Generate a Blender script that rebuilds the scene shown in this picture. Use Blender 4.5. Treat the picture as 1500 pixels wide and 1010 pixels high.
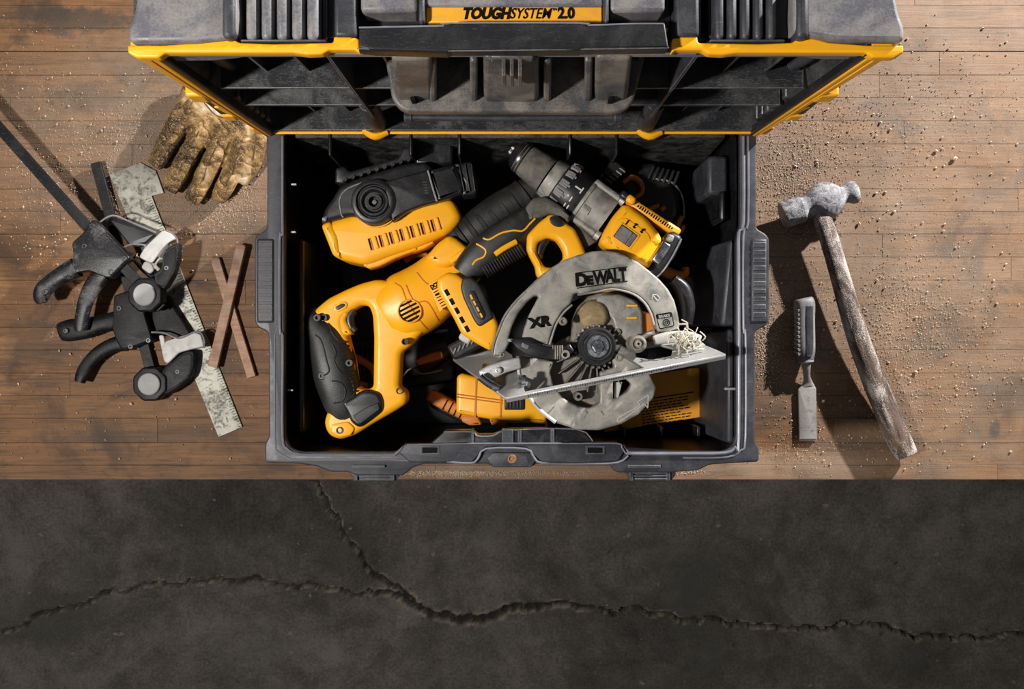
import bpy, bmesh, math, random
from mathutils import Vector, Matrix, noise
R = math.radians
for o in list(bpy.data.objects): bpy.data.objects.remove(o)
SC = bpy.context.scene
COL = SC.collection
# ---------------------------------------------------------------- camera, light, exposure
CH, FL = 1.38, 1440.0            # camera height over the bench top (m), focal length in pixels of the 1500 px wide frame
cam = bpy.data.cameras.new('camera'); cam.sensor_width = 36; cam.lens = 36 * FL / 1500
cam.clip_start = 0.02; cam.clip_end = 30
cam_ob = bpy.data.objects.new('camera', cam); COL.objects.link(cam_ob); cam_ob.location = (0, 0, CH)
SC.camera = cam_ob
SC.view_settings.view_transform = 'Standard'; SC.view_settings.look = 'None'
SC.view_settings.gamma = 1; SC.view_settings.use_curve_mapping = False
SC.view_settings.exposure = 0.0
w = bpy.data.worlds.new('world'); SC.world = w; w.use_nodes = True
w.node_tree.nodes['Background'].inputs[0].default_value = (0.92, 0.95, 1.0, 1)
w.node_tree.nodes['Background'].inputs[1].default_value = 0.10

def lamp(name, kind, loc, target, energy, color, size):
    l = bpy.data.lights.new(name, kind); l.energy = energy; l.color = color
    if kind == 'AREA': l.shape = 'DISK'; l.size = size
    else: l.shadow_soft_size = size
    if kind == 'SPOT': l.spot_size = R(70); l.spot_blend = 0.6
    o = bpy.data.objects.new(name, l); COL.objects.link(o); o.location = loc
    o.rotation_euler = (Vector(target) - Vector(loc)).to_track_quat('-Z', 'Y').to_euler()
    return o
lamp('key_lamp', 'AREA', (-0.98, -0.20, 1.75), (0.05, 0.0, 0.2), 36, (1.0, 0.96, 0.90), 0.13)
lamp('back_lamp', 'POINT', (1.62, 1.52, 0.90), (0, 0, 0), 540, (1.0, 0.975, 0.95), 0.03)

# ---------------------------------------------------------------- helpers
def P(px, py, z):
    """the point at height z that the photograph shows at (px, py)"""
    s = (CH - z) / FL
    return Vector(((px - 750) * s, (505 - py) * s, z))
def S(n, z): return n * (CH - z) / FL      # n photo pixels at height z, in metres

def prop(o, label=None, cat=None, group=None, kind=None):
    if label: o['label'] = label
    if cat: o['category'] = cat
    if group: o['group'] = group
    if kind: o['kind'] = kind
    return o
def thing(name, loc, label, cat, group=None):
    o = bpy.data.objects.new(name, None); COL.objects.link(o); o.location = loc; o.empty_display_size = .02
    return prop(o, label, cat, group)
def root_loc(o):
    v = Vector((0, 0, 0))
    while o is not None:
        v += o.location; o = o.parent
    return v
def link(name, me, mat, parent=None, smooth=38, bevel=0, seg=2, label=None):
    o = bpy.data.objects.new(name, me); COL.objects.link(o)
    if mat is not None:
        me.materials.clear(); me.materials.append(mat)
    if parent is not None:
        off = root_loc(parent); me.transform(Matrix.Translation(-off)); o.parent = parent
    if smooth:
        for p in me.polygons: p.use_smooth = True
        me.set_sharp_from_angle(angle=R(smooth))
    if bevel:
        m = o.modifiers.new('bevel', 'BEVEL'); m.width = bevel; m.segments = seg; m.limit_method = 'ANGLE'; m.angle_limit = R(32)
        m.harden_normals = False
    if label: o['label'] = label
    return o

class MB:
    def __init__(s): s.v = []; s.f = []
    def add(s, vs, fs):
        n = len(s.v); s.v += [tuple(v) for v in vs]; s.f += [tuple(i + n for i in f) for f in fs]; return s
    def hexa(s, p):      # p: 4 bottom points (ccw from above), 4 top points
        return s.add(p, [(3, 2, 1, 0), (4, 5, 6, 7), (0, 1, 5, 4), (1, 2, 6, 5), (2, 3, 7, 6), (3, 0, 4, 7)])
    def box(s, x0, x1, y0, y1, z0, z1):
        return s.hexa([(x0, y0, z0), (x1, y0, z0), (x1, y1, z0), (x0, y1, z0), (x0, y0, z1), (x1, y0, z1), (x1, y1, z1), (x0, y1, z1)])
    def pbox(s, x0, y0, x1, y1, zt, zb):      # box whose top face fills the pixel rectangle at height zt
        a = P(x0, y1, zt); b = P(x1, y0, zt); return s.box(a.x, b.x, a.y, b.y, zb, zt)
    def obox(s, a, b, wd, zb, zt, top=1.0):   # bar from point a to b (2d), width wd
        a = Vector(a[:2]); b = Vector(b[:2]); d = (b - a).normalized(); n = Vector((-d.y, d.x)) * wd / 2; m = n * top
        q = [a + n, a - n, b - n, b + n]; t = [a + m, a - m, b - m, b + m]
        return s.hexa([(*v, zb) for v in q] + [(*v, zt) for v in t])
    def prism(s, pts, z0, z1, top=None):
        top = top or pts; n = len(pts)
        a = sum(pts[i][0] * pts[(i + 1) % n][1] - pts[(i + 1) % n][0] * pts[i][1] for i in range(n))
        if a < 0: pts = pts[::-1]; top = top[::-1]
        vs = [(p[0], p[1], z0) for p in pts] + [(p[0], p[1], z1) for p in top]
        return s.add(vs, [tuple(range(n - 1, -1, -1)), tuple(range(n, 2 * n))] + [(i, (i + 1) % n, n + (i + 1) % n, n + i) for i in range(n)])
    def lathe(s, A, B, prof, n=28, cap=True, squash=1.0, phase=0.0):   # prof: (t along A>B 0..1, radius m)
        A = Vector(A); B = Vector(B); ax = (B - A); L = ax.length; ax.normalize()
        up = Vector((0, 0, 1)) if abs(ax.z) < .9 else Vector((0, 1, 0))
        u = ax.cross(up).normalized(); v = u.cross(ax)
        vs = []; fs = []
        for t, r in prof:
            c = A + ax * L * t
            for k in range(n):
                a = 2 * math.pi * (k + phase) / n; vs.append(c + u * math.cos(a) * r + v * math.sin(a) * r * squash)
        m = len(prof)
        for i in range(m - 1):
            for k in range(n):
                fs.append((i * n + k, (i + 1) * n + k, (i + 1) * n + (k + 1) % n, i * n + (k + 1) % n)[::-1])
        if cap:
            fs.append(tuple(range(n))[::-1] if False else tuple(range(n))); fs.append(tuple(range((m - 1) * n, m * n))[::-1])
        return s.add(vs, fs)
    def sweep(s, pts, n=20, ex=2.4, sub=5, cap=True, up=(0, 0, 1)):
        """pts: (x,y,z,width,height); superellipse cross-section along a smooth path"""
        q = catmull(pts, sub); m = len(q); vs = []; fs = []
        upv = Vector(up)
        for i, p in enumerate(q):
            a = Vector(q[max(i - 1, 0)][:3]); b = Vector(q[min(i + 1, m - 1)][:3]); t = (b - a).normalized()
            sd = t.cross(upv)
            if sd.length < 1e-4: sd = Vector((1, 0, 0))
            sd.normalize(); u = sd.cross(t).normalized()
            for k in range(n):
                an = 2 * math.pi * k / n; c, sn = math.cos(an), math.sin(an)
                cc = math.copysign(abs(c) ** (2 / ex), c); ss = math.copysign(abs(sn) ** (2 / ex), sn)
                vs.append(Vector(p[:3]) + sd * cc * p[3] / 2 + u * ss * p[4] / 2)
        for i in range(m - 1):
            for k in range(n):
                fs.append((i * n + k, i * n + (k + 1) % n, (i + 1) * n + (k + 1) % n, (i + 1) * n + k)[::-1])
        if cap:
            fs.append(tuple(range(n))); fs.append(tuple(range((m - 1) * n, m * n))[::-1])
        return s.add(vs, fs)
    def tube(s, pts, r, n=10, sub=4):
        return s.sweep([(*p[:3], 2 * r, 2 * r) for p in pts], n, 2.0, sub)
    def mesh(s, name='mesh'):
        me = bpy.data.meshes.new(name); me.from_pydata(s.v, [], s.f); me.validate()
        bm = bmesh.new(); bm.from_mesh(me); bmesh.ops.recalc_face_normals(bm, faces=bm.faces); bm.to_mesh(me); bm.free()
        return me
    def build(s, name, mat, parent=None, bevel=0, seg=2, smooth=38, label=None):
        return link(name, s.mesh(name), mat, parent, smooth, bevel, seg, label)

def catmull(pts, sub):
    pts = [tuple(p) for p in pts]
    if sub <= 1 or len(pts) < 3: return pts
    out = []; n = len(pts)
    for i in range(n - 1):
        p0 = pts[max(i - 1, 0)]; p1 = pts[i]; p2 = pts[i + 1]; p3 = pts[min(i + 2, n - 1)]
        for k in range(sub):
            t = k / sub
            out.append(tuple(.5 * (2 * b + (c - a) * t + (2 * a - 5 * b + 4 * c - d) * t * t + (3 * b - a - 3 * c + d) * t ** 3) for a, b, c, d in zip(p0, p1, p2, p3)))
    out.append(pts[-1]); return out

def rnd(pts, r, n=4):
    """round the corners of a closed 2d polygon"""
    out = []; m = len(pts)
    for i in range(m):
        p = Vector(pts[i][:2]); a = Vector(pts[i - 1][:2]) - p; b = Vector(pts[(i + 1) % m][:2]) - p
        rr = min(r if len(pts[i]) < 3 else pts[i][2], a.length * .48, b.length * .48)
        if rr <= 0: out.append(tuple(p)); continue
        s0 = p + a.normalized() * rr; s1 = p + b.normalized() * rr
        for k in range(n + 1):
            t = k / n; out.append(tuple(s0 * (1 - t) ** 2 + p * 2 * t * (1 - t) + s1 * t * t))
    return out
def circ(cx, cy, r, n=32, a0=0, a1=360, ry=None):
    ry = ry or r; full = abs(a1 - a0) >= 360; m = n if full else n + 1
    return [(cx + r * math.cos(R(a0 + (a1 - a0) * k / n)), cy - ry * math.sin(R(a0 + (a1 - a0) * k / n))) for k in range(m)]
def W(pts, z): return [tuple(P(p[0], p[1], z).xy) for p in pts]

def plate_mesh(outer, holes, z0, z1, bev=0.001, res=2, name='plate'):
    """filled outline with holes (2d world points), thickness z0..z1, rounded edges"""
    bev = min(bev, (z1 - z0) / 2 - 1e-5)
    cu = bpy.data.curves.new(name, 'CURVE'); cu.dimensions = '2D'; cu.fill_mode = 'BOTH'
    for lp in [outer] + list(holes):
        sp = cu.splines.new('POLY'); sp.points.add(len(lp) - 1)
        for q, p in zip(sp.points, lp): q.co = (p[0], p[1], 0, 1)
        sp.use_cyclic_u = True
    cu.extrude = (z1 - z0) / 2 - bev; cu.bevel_depth = bev; cu.bevel_resolution = res; cu.offset = -bev
    ob = bpy.data.objects.new(name, cu); COL.objects.link(ob)
    dg = bpy.context.evaluated_depsgraph_get(); me = bpy.data.meshes.new_from_object(ob.evaluated_get(dg))
    bpy.data.objects.remove(ob); bpy.data.curves.remove(cu)
    bm = bmesh.new(); bm.from_mesh(me); bmesh.ops.remove_doubles(bm, verts=bm.verts, dist=2e-5)
    bmesh.ops.recalc_face_normals(bm, faces=bm.faces); bm.to_mesh(me); bm.free()
    me.transform(Matrix.Translation((0, 0, (z0 + z1) / 2))); return me
def plate(name, pts, zt, th, mat, parent, holes=(), bev=.001, r=0, hr=None, res=2, label=None, smooth=42, tilt=None):
    """pts in photo pixels as seen at height zt"""
    o_ = rnd(pts, r) if r else pts
    hs = [rnd(h, hr if hr is not None else r) if (hr or r) else h for h in holes]
    me = plate_mesh(W(o_, zt), [W(h, zt) for h in hs], zt - th, zt, bev, res)
    if tilt is not None: me.transform(tilt)
    return link(name, me, mat, parent, smooth, label=label)
def tilt_about(px, py, z, ax, deg):
    c = P(px, py, z); return Matrix.Translation(c) @ Matrix.Rotation(R(deg), 4, Vector(ax)) @ Matrix.Translation(-c)

def text_mesh(s, size, ext=.0003, bold=0.0, shear=0.0, align='CENTER', sx=1.0):
    cu = bpy.data.curves.new('t', 'FONT'); cu.body = s; cu.size = size; cu.extrude = ext; cu.offset = bold; cu.shear = shear
    cu.align_x = align; cu.align_y = 'CENTER'; cu.resolution_u = 3
    ob = bpy.data.objects.new('t', cu); COL.objects.link(ob)
    dg = bpy.context.evaluated_depsgraph_get(); me = bpy.data.meshes.new_from_object(ob.evaluated_get(dg))
    bpy.data.objects.remove(ob); bpy.data.curves.remove(cu); me.transform(Matrix.Diagonal((sx, 1, 1, 1))); return me
def text(name, s, px, py, z, size_px, rot, mat, parent, bold=0, shear=0, sx=1.0, align='CENTER', tilt=None):
    me = text_mesh(s, S(size_px, z), .0003, S(bold, z), shear, align, sx)
    M = Matrix.Translation(P(px, py, z)) @ Matrix.Rotation(R(rot), 4, 'Z')
    if tilt is not None: M = tilt @ M
    me.transform(M); return link(name, me, mat, parent, 0)
def screw(x, y, z, r_px, mat, parent, dark, th=.0015, name='screw'):
    c = P(x, y, z); r = S(r_px, z)
    b = MB().lathe((c.x, c.y, z - th), (c.x, c.y, z), [(0, r), (.7, r), (1, r * .8), (1, r * .5), (.4, r * .42), (.4, .0001)], 14)
    return b.build(name, mat, parent, smooth=40)

# ---------------------------------------------------------------- materials
class NT:
    def __init__(s, name):
        s.m = bpy.data.materials.new(name); s.m.use_nodes = True; s.t = s.m.node_tree; s.n = s.t.nodes; s.l = s.t.links
        s.b = s.n['Principled BSDF']; s.tc = s.n.new('ShaderNodeTexCoord')
    def L(s, a, b): s.l.new(a, b); return s
    def new(s, k, **kw):
        x = s.n.new(k)
        for a, v in kw.items(): setattr(x, a, v)
        return x
    def noise(s, scale, detail=4, rough=.6, vec=None, stretch=None, dist=0):
        x = s.new('ShaderNodeTexNoise'); x.inputs['Scale'].default_value = scale; x.inputs['Detail'].default_value = detail
        x.inputs['Roughness'].default_value = rough; x.inputs['Distortion'].default_value = dist
        v = vec or s.tc.outputs['Object']
        if stretch:
            mp = s.new('ShaderNodeMapping'); mp.inputs['Scale'].default_value = stretch; s.L(v, mp.inputs[0]); v = mp.outputs[0]
        s.L(v, x.inputs['Vector']); return x.outputs['Fac']
    def ramp(s, fac, stops):
        x = s.new('ShaderNodeValToRGB'); e = x.color_ramp.elements
        while len(e) < len(stops): e.new(.5)
        for q, (p, c) in zip(e, stops): q.position = p; q.color = (*c, 1) if len(c) == 3 else c
        s.L(fac, x.inputs[0]); return x.outputs[0]
    def mix(s, fac, a, b, mode='MIX'):
        x = s.new('ShaderNodeMix', data_type='RGBA', blend_type=mode)
        for i, v in ((0, fac), (6, a), (7, b)):
            if hasattr(v, 'is_linked'): s.L(v, x.inputs[i])
            elif isinstance(v, (int, float)): x.inputs[i].default_value = v
            else: x.inputs[i].default_value = (*v, 1)
        return x.outputs[2]
    def math(s, op, a, b=0.0, clamp=False):
        x = s.new('ShaderNodeMath', operation=op, use_clamp=clamp)
        for i, v in ((0, a), (1, b)):
            if hasattr(v, 'is_linked'): s.L(v, x.inputs[i])
            else: x.inputs[i].default_value = v
        return x.outputs[0]
    def bump(s, h, strength=.3, dist=.001, prev=None):
        x = s.new('ShaderNodeBump'); x.inputs['Strength'].default_value = strength; x.inputs['Distance'].default_value = dist
        s.L(h, x.inputs['Height'])
        if prev: s.L(prev, x.inputs['Normal'])
        s.L(x.outputs[0], s.b.inputs['Normal']); return x.outputs[0]
G3 = lambda v: (v, v, v)
def grimy(name, col, rough=.5, dust=.25, dcol=(.36, .31, .25), metal=0.0, dscale=40, bump=.15, grain=900, lo=.48, spec=.5, scratch=0.3, edge=0.0, ecol=None):
    """a coloured surface with dust patches, fine speckle, grain and scratches"""
    t = NT(name)
    big = t.noise(dscale, 6, .65, dist=.5); fine = t.noise(dscale * 22, 3, .7)
    m = t.math('ADD', t.math('MULTIPLY', big, .7), t.math('MULTIPLY', fine, .3))
    fac = t.math('MULTIPLY', t.ramp(m, [(lo, G3(0)), (lo + .2, G3(1))]), dust)
    tint = t.mix(t.noise(dscale * .7, 3), tuple(c * .82 for c in col), tuple(min(1, c * 1.1) for c in col))
    sc = t.ramp(t.noise(110, 5, .7, stretch=(1, 7, 1), dist=1.5), [(.60, G3(0)), (.64, G3(1)), (.67, G3(0))])
    c = t.mix(fac, tint, dcol)
    c = t.mix(t.math('MULTIPLY', sc, scratch), c, tuple(min(1, a * .6 + .18) for a in col))
    if edge:      # whitened edges: wear, plus edge highlights put into the colour
        bv = t.new('ShaderNodeBevel', samples=4); bv.inputs['Radius'].default_value = .0016
        ge = t.new('ShaderNodeNewGeometry'); dt = t.new('ShaderNodeVectorMath', operation='DOT_PRODUCT')
        t.L(bv.outputs[0], dt.inputs[0]); t.L(ge.outputs['Normal'], dt.inputs[1])
        ef = t.ramp(dt.outputs['Value'], [(.86, G3(1)), (.985, G3(0))])
        ef = t.math('MULTIPLY', t.math('MULTIPLY', ef, t.ramp(t.noise(90, 4, .7), [(.32, G3(.25)), (.6, G3(1))])), edge)
        c = t.mix(ef, c, ecol or (.30, .30, .32))
    t.L(c, t.b.inputs['Base Color']); t.b.inputs['Metallic'].default_value = metal
    t.b.inputs['Specular IOR Level'].default_value = spec
    r = t.math('ADD', t.math('MULTIPLY', fac, .5), t.math('ADD', t.math('MULTIPLY', big, .25), rough - .12), True)
    t.L(r, t.b.inputs['Roughness'])
    if metal:
        mt = t.math('MULTIPLY', t.math('SUBTRACT', 1.0, fac), metal); t.L(mt, t.b.inputs['Metallic'])
    t.bump(t.math('ADD', t.noise(grain, 2), t.math('MULTIPLY', fac, 1.2)), bump, .0006)
    return t.m
M = {}
M['black'] = grimy('black_plastic', (.010, .010, .012), .38, .14, (.11, .10, .095), scratch=.22, spec=.45, edge=.35, ecol=(.16, .16, .17))
M['box'] = grimy('box_plastic', (.026, .027, .034), .46, .22, (.15, .145, .155), scratch=.35, spec=.42, edge=.85)
M['boxin'] = grimy('box_inside_plastic', (.006, .006, .008), .33, .14, (.07, .068, .066), scratch=.35, spec=.6, edge=.35, ecol=(.2, .2, .2))
M['lidin'] = grimy('lid_inside_plastic', (.016, .017, .020), .32, .45, (.13, .125, .12), scratch=.9, spec=.6, edge=.8, dscale=30, lo=.44)
M['scuffed'] = grimy('scuffed_plastic', (.014, .014, .016), .45, .6, (.12, .115, .105), scratch=1.0, bump=.9, grain=200, dscale=50, lo=.44)
M['bumper'] = grimy('dusty_bumper_plastic', (.10, .10, .12), .45, .65, (.30, .27, .24), dscale=25, lo=.42, spec=.6, edge=.6, ecol=(.45, .43, .42))
M['rubber'] = grimy('rubber', (.014, .014, .014), .48, .22, (.12, .11, .09), bump=.35, scratch=.15)
M['rubber_dusty'] = grimy('dusty_rubber', (.06, .058, .05), .65, .6, (.24, .21, .17), bump=.5, dscale=70, lo=.40, scratch=.1)
M['yellow'] = grimy('yellow_plastic', (.97, .425, .006), .38, .12, (.40, .20, .05), bump=.12, scratch=.18, dscale=30)
M['yellow_dirty'] = grimy('dirty_yellow_plastic', (.88, .40, .015), .42, .40, (.38, .20, .07), dscale=45, lo=.46)
M['orange'] = grimy('orange_plastic', (.60, .19, .02), .45, .45, (.20, .10, .04), dscale=40)
M['cast'] = grimy('dusty_cast_metal', (.22, .215, .20), .42, .85, (.41, .375, .32), metal=.4, dscale=55, lo=.43, edge=.5, ecol=(.5, .49, .46), bump=.3, grain=1400)
M['castdark'] = grimy('dark_cast_metal', (.14, .135, .13), .5, .7, (.36, .30, .22), metal=.4, dscale=60, lo=.42, bump=.5)
M['steel'] = grimy('worn_steel', (.46, .46, .46), .34, .75, (.24, .20, .15), metal=.45, dscale=60, bump=.3)
M['chrome'] = grimy('chrome', (.5, .52, .56), .22, .3, (.3, .27, .24), metal=1.0, dscale=60, bump=.1)
M['hammer'] = grimy('hammer_steel', (.16, .16, .18), .40, .95, (.56, .54, .55), metal=.4, dscale=90, lo=.44, bump=1.0, grain=450)
M['print'] = grimy('black_print', (.003, .003, .003), .7, .0, spec=.12, scratch=.05)
M['white_print'] = grimy('white_print', (.6, .6, .58), .6, .2)
M['dustpile'] = grimy('sawdust', (.50, .38, .28), .9, .5, (.62, .52, .42), bump=.2)
M['ridge'] = grimy('polished_ridge_highlight', (.15, .15, .18), .30, .25, (.30, .29, .29), bump=.1, spec=.7)  # paler than the box: highlights on the ridges put into the colour
M['pale'] = grimy('pale_plastic', (.50, .49, .47), .5, .5, (.30, .27, .24), dscale=50)
M['clampblack'] = grimy('clamp_black_plastic', (.006, .006, .007), .42, .35, (.06, .058, .055), dscale=30, lo=.50, bump=.3, spec=.16, edge=.4, ecol=(.2, .2, .2))
M['pad'] = grimy('grey_pad_rubber', (.30, .30, .30), .6, .4, (.38, .37, .36), dscale=90, bump=.4)
M['clampgrey'] = grimy('chalky_black_plastic', (.007, .007, .009), .38, .95, (.19, .18, .18), dscale=34, lo=.52, spec=.35, bump=.35, scratch=.5)
# wood, concrete, leather
def wood(name, base, dark, dust=0.0, gscale=1.0, rnd_amt=.5, worldmask=False):
    t = NT(name); geo = t.new('ShaderNodeNewGeometry'); oi = t.new('ShaderNodeObjectInfo'); pos = geo.outputs['Position']
    off = t.new('ShaderNodeVectorMath', operation='ADD'); t.L(pos, off.inputs[0])
    cmb = t.new('ShaderNodeCombineXYZ')
    for i in range(3): t.L(t.math('MULTIPLY', oi.outputs['Random'], 7.3 + 5 * i), cmb.inputs[i])
    t.L(cmb.outputs[0], off.inputs[1]); v = off.outputs[0]
    g1 = t.noise(90 * gscale, 8, .75, v, (.06, 1, 1), .8); g2 = t.noise(420 * gscale, 4, .7, v, (.05, 1, 1)); g3 = t.noise(7, 5, .6, pos)
    g = t.math('ADD', t.math('MULTIPLY', g1, .55), t.math('ADD', t.math('MULTIPLY', g2, .25), t.math('MULTIPLY', g3, .25)))
    c = t.ramp(g, [(.40, dark), (.52, base), (.64, tuple(min(1, x * 1.5) for x in base))])
    hsv = t.new('ShaderNodeHueSaturation'); t.L(c, hsv.inputs['Color'])
    t.L(t.math('ADD', t.math('MULTIPLY', oi.outputs['Random'], rnd_amt), 1 - rnd_amt / 2), hsv.inputs['Value']); c = hsv.outputs[0]
    # old stains and pale scuffs
    st = t.ramp(t.noise(9, 6, .65, pos, dist=1.0), [(.52, G3(0)), (.64, G3(1))]); c = t.mix(t.math('MULTIPLY', st, .7), c, dark)
    st = t.ramp(t.noise(30, 6, .7, pos, dist=1.5), [(.60, G3(0)), (.70, G3(1))]); c = t.mix(t.math('MULTIPLY', st, .55), c, tuple(x * .5 for x in dark))
    scr = t.ramp(t.noise(14, 2, .5, pos, (1, 2.2, 1), 2.5), [(.497, G3(0)), (.50, G3(1)), (.503, G3(0))]); c = t.mix(t.math('MULTIPLY', scr, .35), c, tuple(x * .45 for x in dark))
    if worldmask:
        # old dark grease marks with a shape of their own
        for (px, py, rx, ry, a) in [(110, 30, 95, 26, .75), (120, 145, 60, 30, .55), (60, 20, 60, 20, .6), (1330, 190, 28, 16, .6), (1457, 630, 9, 16, .9), (1290, 650, 120, 14, .5), (60, 500, 70, 40, .4), (1400, 370, 50, 14, .45), (200, 640, 160, 14, .4), (320, 520, 60, 60, .35)]:
            q = P(px, py, 0); mp = t.new('ShaderNodeMapping'); mp.inputs['Location'].default_value = (-q.x / S(rx, 0), -q.y / S(ry, 0), 0); mp.inputs['Scale'].default_value = (1 / S(rx, 0), 1 / S(ry, 0), 0)
            t.L(pos, mp.inputs[0]); ln = t.new('ShaderNodeVectorMath', operation='LENGTH'); t.L(mp.outputs[0], ln.inputs[0])
            f = t.ramp(t.math('ADD', ln.outputs['Value'], t.math('MULTIPLY', t.math('SUBTRACT', t.noise(45, 6, .72, pos), .5), 2.2)), [(.55, G3(1)), (.98, G3(0))])
            c = t.mix(t.math('MULTIPLY', f, a), c, (.022, .017, .013))
        # fine sawdust film: more of it at the back and beside the box
        d = None
        for (cx, cy, rx, ry, a) in [(-.42, .30, .42, .22, .75), (.30, .24, .16, .20, .85), (.55, .40, .5, .28, .62), (.45, .12, .26, .3, .78), (.62, .05, .3, .45, .6), (.27, -.01, .06, .05, .9), (.40, -.17, .35, .03, .75), (.6, -.1, .25, .2, .35), (.0, -.175, .22, .02, .8), (.0, .42, .9, .16, .4)]:
            mp = t.new('ShaderNodeMapping'); mp.inputs['Location'].default_value = (-cx / rx, -cy / ry, 0); mp.inputs['Scale'].default_value = (1 / rx, 1 / ry, 0)
            t.L(pos, mp.inputs[0]); ln = t.new('ShaderNodeVectorMath', operation='LENGTH'); t.L(mp.outputs[0], ln.inputs[0])
            f = t.math('MULTIPLY', t.ramp(ln.outputs['Value'], [(0, G3(1)), (.5, G3(.75)), (1, G3(0))]), a)
            d = f if d is None else t.math('MAXIMUM', d, f)
        nn = t.noise(16, 5, .7, pos, dist=.6); sp = t.noise(900, 2, .6, pos)
        k = t.math('MULTIPLY', d, t.ramp(t.math('ADD', t.math('MULTIPLY', nn, .45), t.math('MULTIPLY', sp, .55)), [(.38, G3(.25)), (.62, G3(1))]))
        c = t.mix(t.math('MULTIPLY', k, .80), c, (.325, .262, .205))
    elif dust:
        nn = t.noise(60, 6, .7, pos, dist=.6)
        c = t.mix(t.math('MULTIPLY', t.ramp(nn, [(.42, G3(0)), (.6, G3(1))]), dust), c, (.50, .47, .44))
    t.L(c, t.b.inputs['Base Color']); t.b.inputs['Roughness'].default_value = .62; t.b.inputs['Specular IOR Level'].default_value = .35
    t.bump(t.math('ADD', g1, g2), .35, .0008)
    return t.m
M['bench'] = wood('bench_wood', (.142, .064, .021), (.036, .0155, .0055), worldmask=True, rnd_amt=.16)
M['stick'] = wood('stick_wood', (.32, .17, .10), (.17, .085, .05), dust=.2, rnd_amt=.1)
def dir_wood(name, base, dark, axis, dust, bumpk=.8):
    t = NT(name); mp = t.new('ShaderNodeMapping'); mp.inputs['Rotation'].default_value = (0, 0, -axis); t.L(t.tc.outputs['Object'], mp.inputs[0])
    g = t.noise(130, 7, .75, mp.outputs[0], (.09, 1, 1), .8); f = t.noise(40, 6, .7, mp.outputs[0], (.4, 1, 1), .6); s = t.noise(700, 2, .6)
    c = t.ramp(g, [(.38, dark), (.55, base), (.7, tuple(min(1, x * 1.5) for x in base))])
    k = t.ramp(t.math('ADD', t.math('MULTIPLY', f, .7), t.math('MULTIPLY', s, .3)), [(.47, G3(0)), (.57, G3(1))])
    c = t.mix(t.math('MULTIPLY', k, dust), c, (.56, .50, .46)); t.L(c, t.b.inputs['Base Color']); t.b.inputs['Roughness'].default_value = .75
    t.bump(t.math('ADD', g, t.math('MULTIPLY', k, .5)), bumpk, .0014); return t.m
M['handlewood'] = dir_wood('weathered_handle_wood', (.12, .075, .052), (.02, .014, .011), math.atan2(-345, 125), .70)
def leather():
    t = NT('leather'); a0 = t.noise(24, 7, .62, dist=.7); b = t.noise(500, 3, .6)
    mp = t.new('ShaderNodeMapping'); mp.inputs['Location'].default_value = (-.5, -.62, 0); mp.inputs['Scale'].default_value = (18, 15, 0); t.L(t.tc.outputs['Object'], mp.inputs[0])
    ln = t.new('ShaderNodeVectorMath', operation='LENGTH'); t.L(mp.outputs[0], ln.inputs[0]); a = t.math('ADD', a0, t.ramp(ln.outputs['Value'], [(0, G3(.10)), (1, G3(0))])); a = t.math('SUBTRACT', a, .035); f = t.noise(1500, 2)  # lighter round patch paints the light on the palm into the colour
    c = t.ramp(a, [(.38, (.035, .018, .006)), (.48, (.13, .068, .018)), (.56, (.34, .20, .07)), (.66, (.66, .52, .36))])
    c = t.mix(t.math('MULTIPLY', t.ramp(b, [(.50, G3(0)), (.62, G3(1))]), .55), c, (.50, .33, .14))
    t.L(c, t.b.inputs['Base Color']); t.b.inputs['Roughness'].default_value = .8
    t.bump(t.math('ADD', t.math('MULTIPLY', a0, 1.5), t.math('ADD', b, f)), .5, .002); return t.m
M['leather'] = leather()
def concrete():
    t = NT('concrete'); pos = t.tc.outputs['Object']
    a = t.noise(2.2, 8, .68, pos, dist=.8); b = t.noise(14, 7, .72, pos, dist=.4); f = t.noise(160, 4, .7, pos)
    g = t.math('ADD', t.math('MULTIPLY', a, .5), t.math('ADD', t.math('MULTIPLY', b, .36), t.math('MULTIPLY', f, .34)))
    c = t.ramp(g, [(.46, (.022, .0195, .017)), (.58, (.064, .0555, .047)), (.70, (.132, .116, .098))])
    gr = t.ramp(t.noise(3.5, 5, .6, pos), [(.52, G3(0)), (.64, G3(1))]); c = t.mix(t.math('MULTIPLY', gr, .6), c, (.034, .037, .030))
    sp = t.ramp(t.noise(45, 2, .5, pos), [(.72, G3(0)), (.75, G3(1))]); c = t.mix(t.math('MULTIPLY', sp, .6), c, (.20, .17, .13))
    sp = t.ramp(t.noise(33, 3, .5, pos), [(.24, G3(1)), (.30, G3(0))]); c = t.mix(t.math('MULTIPLY', sp, .8), c, (.018, .016, .013))
    at = t.new('ShaderNodeAttribute', attribute_name='crack'); c = t.mix(at.outputs['Fac'], c, (.008, .006, .004))
    at2 = t.new('ShaderNodeAttribute', attribute_name='lip'); c = t.mix(t.math('MULTIPLY', at2.outputs['Fac'], t.noise(60, 5, .7, pos)), c, (.34, .29, .21))
    t.L(c, t.b.inputs['Base Color']); t.b.inputs['Roughness'].default_value = .85
    t.bump(t.math('ADD', b, f), .5, .004); return t.m
M['concrete'] = concrete()
def rusty(name, base, spot, sc=60, lo=.5):
    t = NT(name); a = t.noise(sc, 7, .7, dist=.6); b = t.noise(sc * 5, 4, .7)
    k = t.ramp(t.math('ADD', t.math('MULTIPLY', a, .65), t.math('MULTIPLY', b, .35)), [(lo, G3(0)), (lo + .12, G3(1))])
    c = t.mix(k, t.mix(b, tuple(x * .75 for x in base), tuple(min(1, x * 1.2) for x in base)), spot); t.L(c, t.b.inputs['Base Color'])
    t.L(t.math('MULTIPLY', t.math('SUBTRACT', 1.0, k), .45), t.b.inputs['Metallic']); t.b.inputs['Roughness'].default_value = .55
    t.bump(a, .3, .0006); return t.m
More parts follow.
